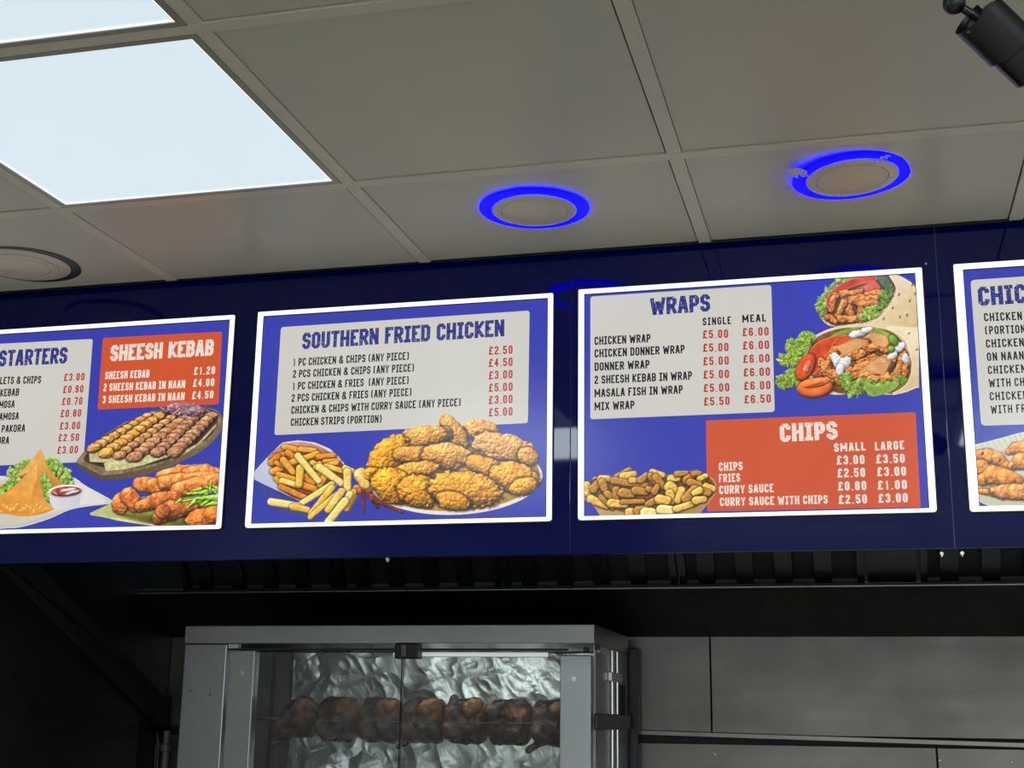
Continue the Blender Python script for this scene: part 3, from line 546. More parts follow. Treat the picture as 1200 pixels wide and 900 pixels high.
# the navy bulkhead that carries the menu boards
wf_ = empty('wall_fascia', (0, FY, FZ0), kind='structure')
fx = [-2.149, -1.665, -.594, .1755, 1.40, 2.62, XR]
for a, b in zip(fx[:-1], fx[1:]): MB().box(a + .0006, b - .0006, FY, FY + .012, FZ0, CEIL + .012).build('fascia_panel', M_NAVY, wf_, bevel=.0006)
for a in fx[1:-1]: MB().box(a - .0005, a + .0005, FY + .0008, FY + .010, FZ0, CEIL + .01).build('joint', mat('joint_edge', (.16, .16, .26) if abs(a - .1755) < .01 else (.006, .008, .05), .3), wf_, label='thin pale joint line between navy panels' if abs(a - .1755) < .01 else None)
MB().box(XL, XR, FY + .013, FY + .05, FZ0 + .004, CEIL + .1).build('backing_frame', M_DARK, wf_)
MB().box(XL, XR, 2.7655, 2.7675, CEIL - .001, CEIL + .02).build('shadow_gap', M_BLACK, ceiling)
MB().box(XL, XR, 2.7675, FY, CEIL + .014, CEIL + .02).build('shadow_gap', M_BLACK, ceiling)
for (px, py, s) in ((454.5, 655.5, .0045), (1103.5, 649, .0045), (1127.5, 648.5, .0045), (1085, 309, .003)):
    c = at(px, py, FY + (.004 if s > .004 else -.001)); m = MB()
    if s > .004:
        m.lathe([(0, -.004), (s * .8, -.004), (s, 0), (s, .004), (0, .004)], (c[0], c[1], c[2]), (0, 1, 0), 8); m.lathe([(0, 0), (.0018, 0), (.0015, .008), (0, .008)], (c[0], c[1], c[2] - .006), (0, 0, 1), 8)
    else: m.lathe([(0, -.0015), (s * .8, -.0012), (s, .0008)], (c[0], c[1], c[2]), (0, 1, 0), 12)
    m.build('screw', M_EDGE, wf_, smooth=True)

# ================================================================= lettering (a condensed stencil-like alphabet drawn as strokes)
c_, d_ = .30, .13
GL = {
 'A': (1, [[(0, 0), (.38, 1), (.62, 1), (1, 0)], [(-.12, .3), (.86, .3)]]), 'B': (.96, [[(0, 0), (.7, 0), (1, d_), (1, .4), (.75, .52), (-.16, .52)], [(.75, .52), (1, .64), (1, 1 - d_), (.7, 1), (0, 1), (0, 0)]]),
 'C': (.92, [[(1, .3), (1, d_), (.7, 0), (.3, 0), (0, d_), (0, 1 - d_), (.3, 1), (.7, 1), (1, 1 - d_), (1, .7)]]), 'D': (.96, [[(0, 0), (.7, 0), (1, d_), (1, 1 - d_), (.7, 1), (0, 1), (0, 0)]]),
 'E': (.85, [[(1, 0), (0, 0), (0, 1), (1, 1)], [(-.2, .52), (.8, .52)]]), 'F': (.85, [[(0, 0), (0, 1), (1, 1)], [(-.2, .52), (.8, .52)]]),
 'G': (.95, [[(.55, .48), (1, .48), (1, d_), (.7, 0), (.3, 0), (0, d_), (0, 1 - d_), (.3, 1), (.7, 1), (1, 1 - d_), (1, .72)]]), 'H': (1, [[(0, 0), (0, 1)], [(1, 0), (1, 1)], [(-.2, .5), (1, .5)]]),
 'I': (.62, [[(.5, 0), (.5, 1)], [(0, 0), (1, 0)], [(0, 1), (1, 1)]]), 'K': (.98, [[(0, 0), (0, 1)], [(1, 1), (.2, .5), (1, 0)], [(-.16, .5), (.25, .5)]]), 'L': (.78, [[(0, 1), (0, 0), (1, 0)]]),
 'M': (1.45, [[(0, 0), (0, 1), (.5, .25), (1, 1), (1, 0)]]), 'N': (1, [[(0, 0), (0, 1)], [(0, 1), (1, 0)], [(1, 0), (1, 1)]]), 'O': (.95, [[(.3, 0), (.7, 0), (1, d_), (1, 1 - d_), (.7, 1), (.3, 1), (0, 1 - d_), (0, d_), (.3, 0)]]),
 'P': (.92, [[(0, 0), (0, 1), (.7, 1), (1, 1 - d_), (1, .58), (.7, .44), (-.16, .44)]]), 'R': (.98, [[(0, 0), (0, 1), (.7, 1), (1, 1 - d_), (1, .62), (.7, .48), (-.16, .48)], [(.5, .48), (1, 0)]]),
 'S': (.92, [[(0, .28), (0, d_), (.3, 0), (.7, 0), (1, d_), (1, .38), (.7, .5), (.3, .52), (0, .64), (0, 1 - d_), (.3, 1), (.7, 1), (1, 1 - d_), (1, .72)]]), 'T': (.9, [[(0, 1), (1, 1)], [(.5, 0), (.5, 1)]]),
 'U': (.95, [[(0, 1), (0, d_), (.3, 0), (.7, 0), (1, d_), (1, 1)]]), 'W': (1.6, [[(0, 1), (.22, 0), (.5, .85), (.78, 0), (1, 1)]]), 'X': (1, [[(0, 0), (1, 1)], [(0, 1), (1, 0)]]), 'Y': (1, [[(0, 1), (.5, .45), (1, 1)], [(.5, 0), (.5, .45)]]),
 '0': (.85, [[(.3, 0), (.7, 0), (1, d_), (1, 1 - d_), (.7, 1), (.3, 1), (0, 1 - d_), (0, d_), (.3, 0)]]), '1': (.7, [[(.6, 0), (.6, 1), (.0, .80)]]),
 '2': (.85, [[(0, .74), (0, 1 - d_), (.3, 1), (.7, 1), (1, 1 - d_), (1, .66), (0, .14), (0, 0), (1, 0)]]), '3': (.85, [[(0, .26), (0, d_), (.3, 0), (.7, 0), (1, d_), (1, .4), (.7, .52), (.3, .52)], [(.7, .52), (1, .64), (1, 1 - d_), (.7, 1), (.3, 1), (0, 1 - d_), (0, .74)]]),
 '4': (.9, [[(.72, 0), (.72, 1), (0, .3), (1, .3)]]), '5': (.85, [[(1, 1), (.05, 1), (.0, .55), (.7, .6), (1, .46), (1, d_), (.7, 0), (.3, 0), (0, d_), (0, .26)]]),
 '6': (.85, [[(1, .74), (1, 1 - d_), (.7, 1), (.3, 1), (0, 1 - d_), (0, d_), (.3, 0), (.7, 0), (1, d_), (1, .42), (.7, .55), (0, .55)]]), '7': (.82, [[(0, 1), (1, 1), (1, .8), (.4, 0)]]),
 '8': (.85, [[(.3, .52), (0, .4), (0, d_), (.3, 0), (.7, 0), (1, d_), (1, .4), (.7, .52), (.3, .52), (0, .64), (0, 1 - d_), (.3, 1), (.7, 1), (1, 1 - d_), (1, .64), (.7, .52)]]),
 '9': (.85, [[(0, .26), (0, d_), (.3, 0), (.7, 0), (1, d_), (1, 1 - d_), (.7, 1), (.3, 1), (0, 1 - d_), (0, .58), (.3, .45), (1, .45)]]),
 '\u00a3': (.95, [[(1, .76), (1, 1 - d_), (.75, 1), (.5, 1), (.25, 1 - d_), (.25, 0)], [(-.1, .5), (.8, .5)], [(0, 0), (1, 0)]]),
 '&': (1.3, [[(1, 0), (.15, .74), (.15, 1 - d_), (.35, 1), (.6, 1), (.78, 1 - d_), (.78, .72), (0, .34), (0, d_), (.25, 0), (.6, 0), (1, .42)]]),
 '(': (.56, [[(1, -.06), (.3, .02), (.1, .2), (.1, .8), (.3, .98), (1, 1.06)]]), ')': (.56, [[(0, -.06), (.7, .02), (.9, .2), (.9, .8), (.7, .98), (0, 1.06)]]), '.': (.16, [[(.5, 0), (.5, .02)]]),
}
def stroke(pts, t):                                     # a mitred ribbon along a polyline
    P = [np.array(p, float) for p in pts]; closed = len(P) > 3 and np.allclose(P[0], P[-1])
    if closed: P = P[:-1]
    n = len(P); L = []; R_ = []
    for i in range(n):
        a = P[(i - 1) % n] if (closed or i > 0) else None; b = P[(i + 1) % n] if (closed or i < n - 1) else None
        u = (P[i] - a) / (np.linalg.norm(P[i] - a) + 1e-9) if a is not None else None; v = (b - P[i]) / (np.linalg.norm(b - P[i]) + 1e-9) if b is not None else None
        if u is None: u = v
        if v is None: v = u
        nu = np.array([-u[1], u[0]]); nv = np.array([-v[1], v[0]]); m = nu + nv; m = m / (np.linalg.norm(m) + 1e-9); k = min(1 / max(.35, m @ nu), 1.9)
        L.append(P[i] + m * k * t / 2); R_.append(P[i] - m * k * t / 2)
    V = L + R_; F = []
    for i in range(n if closed else n - 1):
        j = (i + 1) % n; F.append((i, n + i, n + j, j))
    return V, F
def text_geo(s, t=.17, gap=.13, wd_=.40):
    V = []; F = []; x = 0
    for ch in s:
        if ch == ' ': x += .30; continue
        w, sts = GL[ch]; W = w * wd_
        if ch in 'WMK4X': sts = [[a, b] for st in sts for a, b in zip(st[:-1], st[1:])]
        for st in sts:
            Q = [(x + t / 2 + px * (W - t * .4), t / 2 + py * (1 - t)) for px, py in st]
            # run free ends out to the cap and base lines
            def ext(q, p, r):
                if q[1] in (0, 1) and abs(r[0] - p[0]) < 1.0 * abs(r[1] - p[1]): s_ = t / 2; d = np.array(p) - np.array(r); return tuple(np.array(p) + d / np.linalg.norm(d) * s_)
                if q[0] in (0, 1) and abs(r[1] - p[1]) < .3 * abs(r[0] - p[0]): return (p[0] + (t / 2 if p[0] > r[0] else -t / 2), p[1])
                return p
            q0, q1 = st[0], st[-1]
            if q0 != q1:
                Q[0] = ext(q0, Q[0], Q[1]); Q[-1] = ext(q1, Q[-1], Q[-2])
            v, f = stroke(Q, t); n = len(V); V += v if ch in '()' else [np.array([a[0], min(1, max(0, a[1]))]) for a in v]; F += [tuple(n + i for i in g) for g in f]
        x += W + t * .6 + gap
    return V, F, x - gap
PY = 2.782                                              # plane of the prints
def put_text(parent, name, s, p0, p1, cap, material, t=.17, gap=.13, off=.0009, **k):
    V, F, w = text_geo(s, t, gap)
    a = at(*p0, PY); b = at(*p1, PY); up = at(p0[0], p0[1] - cap, PY)[2] - a[2]; up2 = at(p1[0], p1[1] - cap, PY)[2] - b[2]; h = (up + up2) / 2
    d = (b - a) / w; m = MB(); m.v = [tuple(a + d * v[0] + np.array([0, -off, h * v[1]])) for v in V]; m.f = F
    return m.build(name, material, parent, **k)
def flat(parent, name, pts, material, off, r=.006, corners=(1, 1, 1, 1), **k):    # rounded flat print area; pts in pixels TL TR BR BL
    P = [at(x, y, PY) for x, y in pts]; out = []
    for i in range(4):
        p, q, s = P[i], P[i - 1], P[(i + 1) % 4]
        if not corners[i]: out.append(p); continue
        u = (q - p) / np.linalg.norm(q - p); v = (s - p) / np.linalg.norm(s - p)
        for j in range(7):
            a = j / 6 * math.pi / 2; out.append(p + (u * (1 - math.sin(a)) + v * (1 - math.cos(a))) * r)
    m = MB(); m.v = [tuple(p + np.array([0, -off, 0])) for p in out]; m.f = [tuple(range(len(out)))]; return m.build(name, material, parent, **k)
def dish(parent, name, pic, off, label):
    g = at(pic.X, pic.Y, PY); bb = np.array([v.co[:] for v in parent.data.vertices]) + np.array(root_loc(parent)); lo, hi = bb.min(0), bb.max(0)
    vis = (pic.a > .02) & (g[..., 0] > lo[0] - .0012) & (g[..., 0] < hi[0] + .0012) & (g[..., 2] > lo[2] - .0012) & (g[..., 2] < hi[2] + .0012)
    g[..., 0] = g[..., 0].clip(lo[0], hi[0]); g[..., 2] = g[..., 2].clip(lo[2], hi[2]); g[..., 1] -= off
    L = root_loc(parent); g = g - np.array([L.x, L.y, L.z]); q = vis[:-1, :-1] & vis[1:, :-1] & vis[:-1, 1:] & vis[1:, 1:]
    n, m = vis.shape; idx = np.arange(n * m).reshape(n, m); Q = np.stack([idx[:-1, :-1][q], idx[1:, :-1][q], idx[1:, 1:][q], idx[:-1, 1:][q]], -1)
    use = np.unique(Q); remap = np.zeros(n * m, int); remap[use] = np.arange(len(use)); Q = remap[Q]
    me = bpy.data.meshes.new(name); me.vertices.add(len(use)); me.vertices.foreach_set('co', g.reshape(-1, 3)[use].astype(np.float32).ravel())
    me.loops.add(Q.size); me.loops.foreach_set('vertex_index', Q.astype(np.int32).ravel()); me.polygons.add(len(Q)); me.polygons.foreach_set('loop_start', np.arange(0, Q.size, 4, dtype=np.int32))
    me.update(calc_edges=True)
    ca = me.color_attributes.new('ink', 'FLOAT_COLOR', 'POINT'); c4 = np.ones((len(use), 4), np.float32); c4[:, :3] = lin(pic.rgb.reshape(-1, 3)[use].clip(0, 1)); ca.data.foreach_set('color', c4.ravel())
    me.materials.append(P_PHOTO); o = bpy.data.objects.new(name, me); COL.objects.link(o); o.parent = parent; return tag(o, label=label)

# ---- the four boards
zT = EYE + .3287 * 2.78; zB = EYE + .1475 * 2.78
BOARDS = [(-1.394 - .715, -1.394, zT - .003, zB, (.012, .011, .010, .0085), 'illuminated menu board for starters and sheesh kebab, leftmost of the four'),
          (-1.3345, -.6325, zT, zB + .0005, (.0135, .011, .010, .0085), 'illuminated menu board headed southern fried chicken'),
          (-.5753, .1454, zT + .004, zB + .001, (.0125, .0135, .0105, .0075), 'illuminated menu board for wraps and chips'),
          (.2076, .2076 + .72, zT + .006, zB, (.0175, .0135, .012, .010), 'illuminated menu board cut off by the right edge of the picture')]
PRN = []
for (x0, x1, z1, z0, (wl_, wr_, wt_, wb2), lb) in BOARDS:
    b = empty('menu_board', ((x0 + x1) / 2, FY, z0), label=lb, cat='menu board', group='illuminated menu boards')
    MB().box(x0 - .0022, x1 + .0022, 2.7835, FY - .0002, z0 - .0022, z1 + .0022).build('backing', M_BACKB, b)
    fr = MB(); rr = .006; out = []
    for (cx, cz, a0, r) in ((x1, z1, 0, .0025), (x0, z1, 90, .0025), (x0, z0, 180, .006), (x1, z0, 270, .006)):
        sxn = -1 if cx == x1 else 1; szn = -1 if cz == z1 else 1
        for k in range(5):
            a = math.radians(a0 + 90 * k / 4); out.append((cx + sxn * r + r * math.cos(a), cz + szn * r + r * math.sin(a)))
    ix0, ix1, iz0, iz1 = x0 + wl_, x1 - wr_, z0 + wb2, z1 - wt_
    inn = [(ix1, iz1)] * 5 + [(ix0, iz1)] * 5 + [(ix0, iz0)] * 5 + [(ix1, iz0)] * 5; n = len(out)
    for yy in (2.78, 2.7833):
        fr.v += [(p[0], yy, p[1]) for p in out]; fr.v += [(p[0], yy, p[1]) for p in inn]
    for i in range(n):
        j = (i + 1) % n; fr.f += [(i, j, n + j, n + i), (2 * n + i, 3 * n + i, 3 * n + j, 2 * n + j), (i, 2 * n + i, 2 * n + j, j), (n + i, n + j, 3 * n + j, 3 * n + i)]
    fr.build('light_frame', M_GLOW, b, label='glowing white acrylic border')
    g = MB(); g.box(ix0, ix1, 2.7812, 2.7833, iz1 - .0022, iz1); g.box(ix0, ix0 + .0012, 2.7812, 2.7833, iz0, iz1 - .0022); g.box(ix1 - .0014, ix1, 2.7812, 2.7833, iz0, iz1 - .0022); g.build('edge_shade', M_BACKB, b)  # black strips stand in for the shaded edge inside the frame
    PRN.append(MB().box(ix0 + .0012, ix1 - .0014, PY, 2.7834, iz0, iz1 - .0022).build('poster', P_BLUE, b, label='blue printed menu poster'))
O1, O2, O3, O4 = .0003, .0006, .0012, .0015
# board 1
p = PRN[0]
flat(p, 'text_panel', [(-78, 407), (108.9, 397.2), (97.7, 541.5), (-88, 549)], P_WHITE, O1, label='white price panel'); flat(p, 'text_panel', [(120.6, 396.2), (260.4, 388.6), (256.3, 473.7), (114.4, 480)], P_RED, O1, r=.004, label='orange red price panel')
put_text(p, 'heading', 'STARTERS', (-2, 429.8), (78.3, 426), 19, P_HEAD, .20, .05, label='navy heading reading STARTERS')
for s, a, b, y0, y1 in (('LETS & CHIPS', 0, 48, 450.5, 449.3), ('KEBAB', .2, 22.2, 464.9, 463.8), ('SAMOSA', -9.6, 17, 479, 477.9), ('SAMOSA', -5, 21.9, 493, 491.8), ('PAKORA', 1.8, 29.3, 507, 506), ('PAKORA', -17, 10.6, 521.2, 520.3)):
    put_text(p, 'menu_line', s, (a, y0), (b, y1), 8.7, P_BLACK, .18, .10)
for s, a, b, y in (('3.00', 74.8, 99, 446.7), ('0.90', 73.8, 97.6, 460.9), ('0.70', 72.5, 96.4, 475), ('0.80', 70.9, 95, 489.2), ('3.00', 69.9, 93.8, 503.7), ('2.50', 68.3, 92.5, 517.6), ('3.00', 67, 91.2, 532)):
    put_text(p, 'price', '\u00a3' + s, (a, y), (b, y - .8), 8.8, P_PRICE, .175, .17)
put_text(p, 'heading', 'SHEESH KEBAB', (128.9, 423.6), (250, 416.8), 19, P_HEADW, .21, .05, label='cream heading reading SHEESH KEBAB')
for s, a, b, y0, y1 in (('SHEESH KEBAB', 123.1, 175, 444.8, 442.5), ('2 SHEESH KEBAB IN NAAN', 121.2, 216.9, 458.8, 454.7), ('3 SHEESH KEBAB IN NAAN', 120.2, 216.2, 473, 468.9)): put_text(p, 'menu_line', s, (a, y0), (b, y1), 9.2, P_CREAM, .20, .12)
for s, a, b, y in (('1.20', 227.2, 252, 439.4), ('4.00', 226.2, 251, 453.5), ('4.50', 224.9, 250, 467.9)): put_text(p, 'price', '\u00a3' + s, (a, y), (b, y - 1), 9.2, P_CREAM, .19, .17)
dish(p, 'dish_picture', pic_kebab(), .0012, 'printed picture of sheesh kebab rows on a wooden board'); dish(p, 'dish_picture', pic_samosa(), .0014, 'printed picture of samosas with salad and a sauce pot'); dish(p, 'dish_picture', pic_wings(), .0016, 'printed picture of chicken wings with green herbs')
# board 2
p = PRN[1]
flat(p, 'text_panel', [(329.3, 383.5), (620.7, 364), (618.7, 495.8), (321.5, 510)], P_WHITE, O1, label='white price panel')
put_text(p, 'heading', 'SOUTHERN FRIED CHICKEN', (354, 409.5), (591, 394.2), 19.6, P_HEAD, .20, .05, label='navy heading reading SOUTHERN FRIED CHICKEN')
for s, a, b, y0, y1 in (('1 PC CHICKEN & CHIPS (ANY PIECE)', 343.3, 479.3, 429.3, 421.7), ('2 PCS CHICKEN & CHIPS (ANY PIECE)', 343.3, 485.3, 443, 435.5), ('1 PC CHICKEN & FRIES  (ANY PIECE)', 342.7, 479, 457.2, 450.2), ('2 PCS CHICKEN & FRIES (ANY PIECE)', 341.7, 482.3, 471.2, 464), ('CHICKEN & CHIPS WITH CURRY SAUCE (ANY PIECE)', 341.3, 540, 485.3, 476), ('CHICKEN STRIPS (PORTION)', 340.7, 447.3, 499.5, 495.4)):
    put_text(p, 'menu_line', s, (a, y0), (b, y1), 9.2, P_BLACK, .175, .10)
for s, y in (('2.50', 416), ('4.50', 430.3), ('3.00', 444.8), ('5.00', 459.4), ('3.00', 473.8), ('5.00', 488.3)): put_text(p, 'price', '\u00a3' + s, (572.7, y), (600.7, y - 1.4), 9.8, P_PRICE, .17, .17)
dish(p, 'dish_picture', pic_fries(), .0012, 'printed picture of fries spilling from a white paper cone'); dish(p, 'dish_picture', pic_fried(), .0014, 'printed picture of fried chicken pieces on a white plate')
# board 3
p = PRN[2]
flat(p, 'text_panel', [(691.9, 347.6), (903.8, 333.8), (907.9, 482.7), (691.7, 491.4)], P_WHITE, O1, label='white price panel'); flat(p, 'text_panel', [(827.3, 492.8), (1072.9, 483), (1078.9, 594.5), (828.8, 599.4)], P_RED, O1, r=.003, label='orange red price panel')
put_text(p, 'heading', 'WRAPS', (762, 369.8), (832.5, 364.9), 20.3, P_HEAD, .20, .05, label='navy heading reading WRAPS')
put_text(p, 'column_title', 'SINGLE', (823.5, 381.6), (856.9, 379.9), 9, P_BLACK, .18, .17); put_text(p, 'column_title', 'MEAL', (870, 378.2), (897.8, 376.9), 9, P_BLACK, .18, .17)
for s, a, b, y0, y1 in (('CHICKEN WRAP', 696.8, 762.4, 404.5, 401.3), ('CHICKEN DONNER WRAP', 696.8, 802.5, 419.2, 414), ('DONNER WRAP', 696.8, 761.3, 434.8, 431.8), ('2 SHEESH KEBAB IN WRAP', 696.8, 811.1, 450.2, 445), ('MASALA FISH IN WRAP', 696.8, 800.3, 465.8, 461.3), ('MIX WRAP', 696.8, 743.6, 481.2, 479.4)): put_text(p, 'menu_line', s, (a, y0), (b, y1), 9.8, P_BLACK, .18, .10)
for k, (s, q) in enumerate((('5.00', '6.00'),) * 5 + (('5.50', '6.50'),)):
    put_text(p, 'price', '\u00a3' + s, (823.5 + k * .25, 396.9 + 15.72 * k), (853.5 + k * .33, 395.9 + 15.72 * k), 9.8, P_PRICE, .175, .17); put_text(p, 'price', '\u00a3' + q, (870 + k * .45, 394.2 + 15.75 * k), (901 + k * .52, 393.1 + 15.75 * k), 9.8, P_PRICE, .175, .17)
put_text(p, 'heading', 'CHIPS', (914.3, 518.1), (981.8, 514.9), 21.3, P_HEADW, .21, .06, label='cream heading reading CHIPS')
put_text(p, 'column_title', 'SMALL', (977.6, 529.6), (1014.4, 528), 10, P_CREAM, .2, .16); put_text(p, 'column_title', 'LARGE', (1025.6, 528.1), (1059.8, 526.5), 10, P_CREAM, .2, .16)
for s, a, b, y0, y1 in (('CHIPS', 842.6, 870.4, 552.2, 551), ('FRIES', 842.6, 867.4, 565.6, 564.6), ('CURRY SAUCE', 843, 906.8, 579.2, 576.9), ('CURRY SAUCE WITH CHIPS', 843.8, 970.2, 593.2, 590.2)): put_text(p, 'menu_line', s, (a, y0), (b, y1), 10, P_CREAM, .19, .12)
for s, a, b, y in (('3.00', 980.6, 1013.3, 544.6), ('2.50', 981.4, 1014, 559.7), ('0.80', 982.1, 1015.5, 575.1), ('2.50', 982.9, 1016.3, 590.7), ('3.50', 1026.8, 1060.5, 543.2), ('3.00', 1027.9, 1062, 558.2), ('1.00', 1028.6, 1063, 573.9), ('3.00', 1029.4, 1064, 589.3)): put_text(p, 'price', '\u00a3' + s, (a, y), (b, y - .8), 10.6, P_CREAM, .19, .17)
dish(p, 'dish_picture', pic_wraps(), .0012, 'printed picture of two filled wraps'); dish(p, 'dish_picture', pic_chips(), .0014, 'printed picture of chips in gravy in a card tray')
# board 4
p = PRN[3]
flat(p, 'text_panel', [(1137.2, 328.3), (1345, 314), (1370, 492), (1149.8, 499)], P_WHITE, O1, r=.008, label='white price panel')
put_text(p, 'heading', 'CHICKEN', (1146.8, 358.8), (1250, 352), 22.4, P_HEAD, .2, .06, label='navy heading beginning CHIC')
for k, s in enumerate(('CHICKEN', '(PORTION)', 'CHICKEN', 'ON NAAN', 'CHICKEN', 'WITH CHIPS', 'CHICKEN', 'WITH FRIES')):
    x = 1153.4 + k * 1.12; y = 376.8 + 15.45 * k; n = {'(PORTION)': 8.2, 'ON NAAN': 6.8, 'WITH CHIPS': 9.4, 'WITH FRIES': 9.2}.get(s, 7); put_text(p, 'menu_line', s, (x, y), (x + 6.35 * n, y - .26 * n), 9.8, P_BLACK, .17, .15)
dish(p, 'dish_picture', pic_wings_tray(), .0012, 'printed picture of chicken wings in a pale ribbed tray')

# ================================================================= round ceiling lamps
def downlight(c, lit, label, tilt=(0, 0)):
    x, y = c; t = empty('downlight', (x, y, CEIL), label=label, cat='light', group='round ceiling lamps')
    ax = (tilt[0], tilt[1], -1); z = CEIL + .001
    m = MB(); m.lathe([(.110, 0), (.111, .0015), (.108, .003), (.088, .004), (.080, .004)], (x, y, z), ax, 72)
    if lit: m.build('glow_ring', M_RING, t, smooth=True, label='lit blue ring')
    else: m.build('outer_ring', M_LRIM, t, smooth=True)
    m = MB(); m.lathe([(.0855, .003), (.0853, .0055), (.0835, .007), (.067, .0078), (.0665, .006)], (x, y, z), ax, 72); m.build('rim', M_LRIM, t, smooth=True)
    m = MB(); m.lathe([(.0662, .005), (.0655, .0078), (.064, .0083), (0, .0083)], (x, y, z), ax, 72); m.build('lens', M_LENS, t, smooth=True)
    return t
downlight((-.607, 2.494), True, 'round lamp with blue glowing ring, in the ceiling above the fried chicken board')
t2 = downlight((.014, 2.458), True, 'round lamp with blue glowing ring and ragged torn edges, the right one', tilt=(.05, -.01))
t3 = downlight((-1.842, 2.585), False, 'round unlit white lamp at the left edge of the ceiling')
MB().lathe([(0, 0), (.122, 0)], (-1.832, 2.592, CEIL + .0007), (0, 0, -1), 60).build('cut_out', M_BLACK, t3, label='dark hole edge showing beside the lamp')
# torn plaster and tape round the right lamp
rg = random.Random(5)
def flake(cx, cy, s, n, z0):
    m = MB(); ring = []
    for i in range(n):
        a = i / n * 6.283; r = s * rg.uniform(.45, 1.15); ring.append((cx + r * math.cos(a), cy + r * math.sin(a), z0 - rg.uniform(.001, .008)))
    m.v = ring + [(cx, cy, z0 - s * .5)]; m.f = [(i, (i + 1) % n, n) for i in range(n)] + [tuple(range(n))[::-1]]; return m
M_TORN = mat('torn_plaster', L8(196, 190, 176), .7, bump=.3, bscale=90)
for (px, py, s) in ((936, 201, .018), (943, 206, .010), (930, 206, .012), (1035, 186, .010), (1029, 189, .009), (1041, 184, .008), (1070, 204, .010)):
    r = at(px, py, 1.0) - np.array([0, 0, EYE]); r = r / r[2] * (CEIL - EYE - .009); flake(r[0], r[1], s, 9, CEIL - .004).build('torn_edge', M_TORN, t2)

# ================================================================= black track spotlight
sp = empty('track_spotlight', (.137, 1.55, 2.44), label='black cylindrical spotlight hanging on a stem, top right corner', cat='spotlight')
def P3(px, py, d=1.55): return Vector(at(px, py, d))
ball = P3(1118, 4); back = P3(1149, 19, 1.56); front = P3(1206, 74, 1.60)
ax = (front - back).normalized(); L = (front - back).length
m = MB(); m.lathe([(.0135 * math.sin(a), -.0135 * math.cos(a)) for a in [i * math.pi / 10 for i in range(11)]], ball, (0, 0, 1), 24); m.build('ball_joint', M_BLACK, sp, smooth=True)
m = MB(); m.lathe([(0, 0), (.0055, 0), (.0055, CEIL - ball.z - .012), (0, CEIL - ball.z - .012)], ball, (0, 0, 1), 16); m.build('stem', M_BLACK, sp, smooth=True)
MB().box(ball.x - .2, ball.x + .55, ball.y - .017, ball.y + .017, CEIL - .022, CEIL - .001).build('track', M_BLACK, sp, bevel=.002)
m = MB(); m.tube([ball, ball.lerp(back + ax * .012, .55), back + ax * .03], .0052, 14); m.build('arm', M_BLACK, sp, smooth=True)
M_SPOT = mat('spot_black', (.004, .005, .007), .22, 0, spec=.6); SH0 = 1.9
m = MB(); m.lathe([(0, .000), (.024, .0), (.0295, .006), (.0295, .055), (.0290, .0555), (.0290, .0565), (.0295, .057), (.0295, L + .010), (.0265, L + .014), (.0235, L + .004), (0, L + .002)], back, ax, 48); m.build('body', M_SPOT, sp, smooth=True)
m = MB(); m.lathe([(.0320, -.006), (.0330, -.006), (.0330, L * .62), (.0320, L * .62), (.0320, -.006)], back, ax, 40, SH0, SH0 + 4.4); m.build('shroud', M_BLACK, sp, smooth=True)
for (px, py) in ((1135, 38), (1152, 20)):
    c = P3(px, py, 1.535); m = MB(); m.lathe([(0, -.001), (.002, -.001), (.0025, .001)], c, (0, 1, 0), 10); m.build('screw', mat('screw_dark', (.06, .06, .055), .4, 1), sp, smooth=True)

# ================================================================= extractor hood behind the bulkhead
hood = empty('extractor_hood', (0, 3.7, EYE + .25), label='dark stainless extractor hood with filter bank, under the blue bulkhead', cat='extractor hood')
yf = .942 * YB; zf = EYE + .0965 * yf; zw = EYE + .0612 * YB
def slab(x0, x1): return MB().hexa([(x0, yf, zf), (x1, yf, zf), (x1, YB - .003, zw), (x0, YB - .003, zw), (x0, yf + .006, zf + .012), (x1, yf + .006, zf + .012), (x1, YB - .003, zw + .012), (x0, YB - .003, zw + .012)])
xsm = -.1162 * yf
M_SLOPE = mat('hood_steel', (.11, .115, .115), .42, 1, bump=.08, bscale=5, vary=.25); slab(XL + .001, xsm - .0015).build('sloping_panel', M_SLOPE, hood); slab(xsm + .0015, 2.2).build('sloping_panel', M_SLOPE, hood)
MB().box(XL + .001, 2.2, yf - .004, yf + .004, zf - .003, zf + .004).build('gutter_lip', M_STEEL, hood, label='thin bright gutter edge')
MB().box(XL + .001, 2.2, yf - .05, yf - .006, zf + .0, zf + .002).build('gutter', M_DARK, hood)
# baffle filters: uprights in a sloping frame
fa = math.atan(1.37); dy, dz = -math.cos(fa), math.sin(fa); FL = .40
y0, z0 = yf - .010, zf + .006
def strip(x0, x1, n0, n1, a=0, b=FL):      # a bar lying in the filter plane; n is the height off that plane
    q = []
    for nn in (n0, n1):
        for (x, s) in ((x0, a), (x1, a), (x1, b), (x0, b)): q.append((x, y0 + dy * s - dz * nn * 1.0, z0 + dz * s + dy * nn))
    return MB().hexa(q)
x = -1.99; k = 0
M_BAFF = mat('baffle_steel', (.075, .082, .082), .42, 1, vary=.1)
while x < 2.1:
    if k % 2 == 0 or True:
        strip(x, x + .492, -.03, -.026).build('filter_back', M_DARK, hood); 
        fpart = strip(x, x + .018, -.02, .004).build('filter_frame', M_BAFF, hood); strip(x + .474, x + .492, -.02, .004).build('filter_frame', M_BAFF, hood)
        for i in range(4): strip(x + .050 + i * .104, x + .096 + i * .104, -.012, -.004).build('baffle', M_BAFF, hood)
    x += .50; k += 1
    if abs(x - .01) < .06: strip(x, x + .125, -.006, -.001).build('blanking_plate', M_BAFF, hood); x += .135
MB().box(XL + .02, 2.2, 2.86, yf + dy * FL, z0 + dz * FL, z0 + dz * FL + .01).build('hood_top', M_DARK, hood)
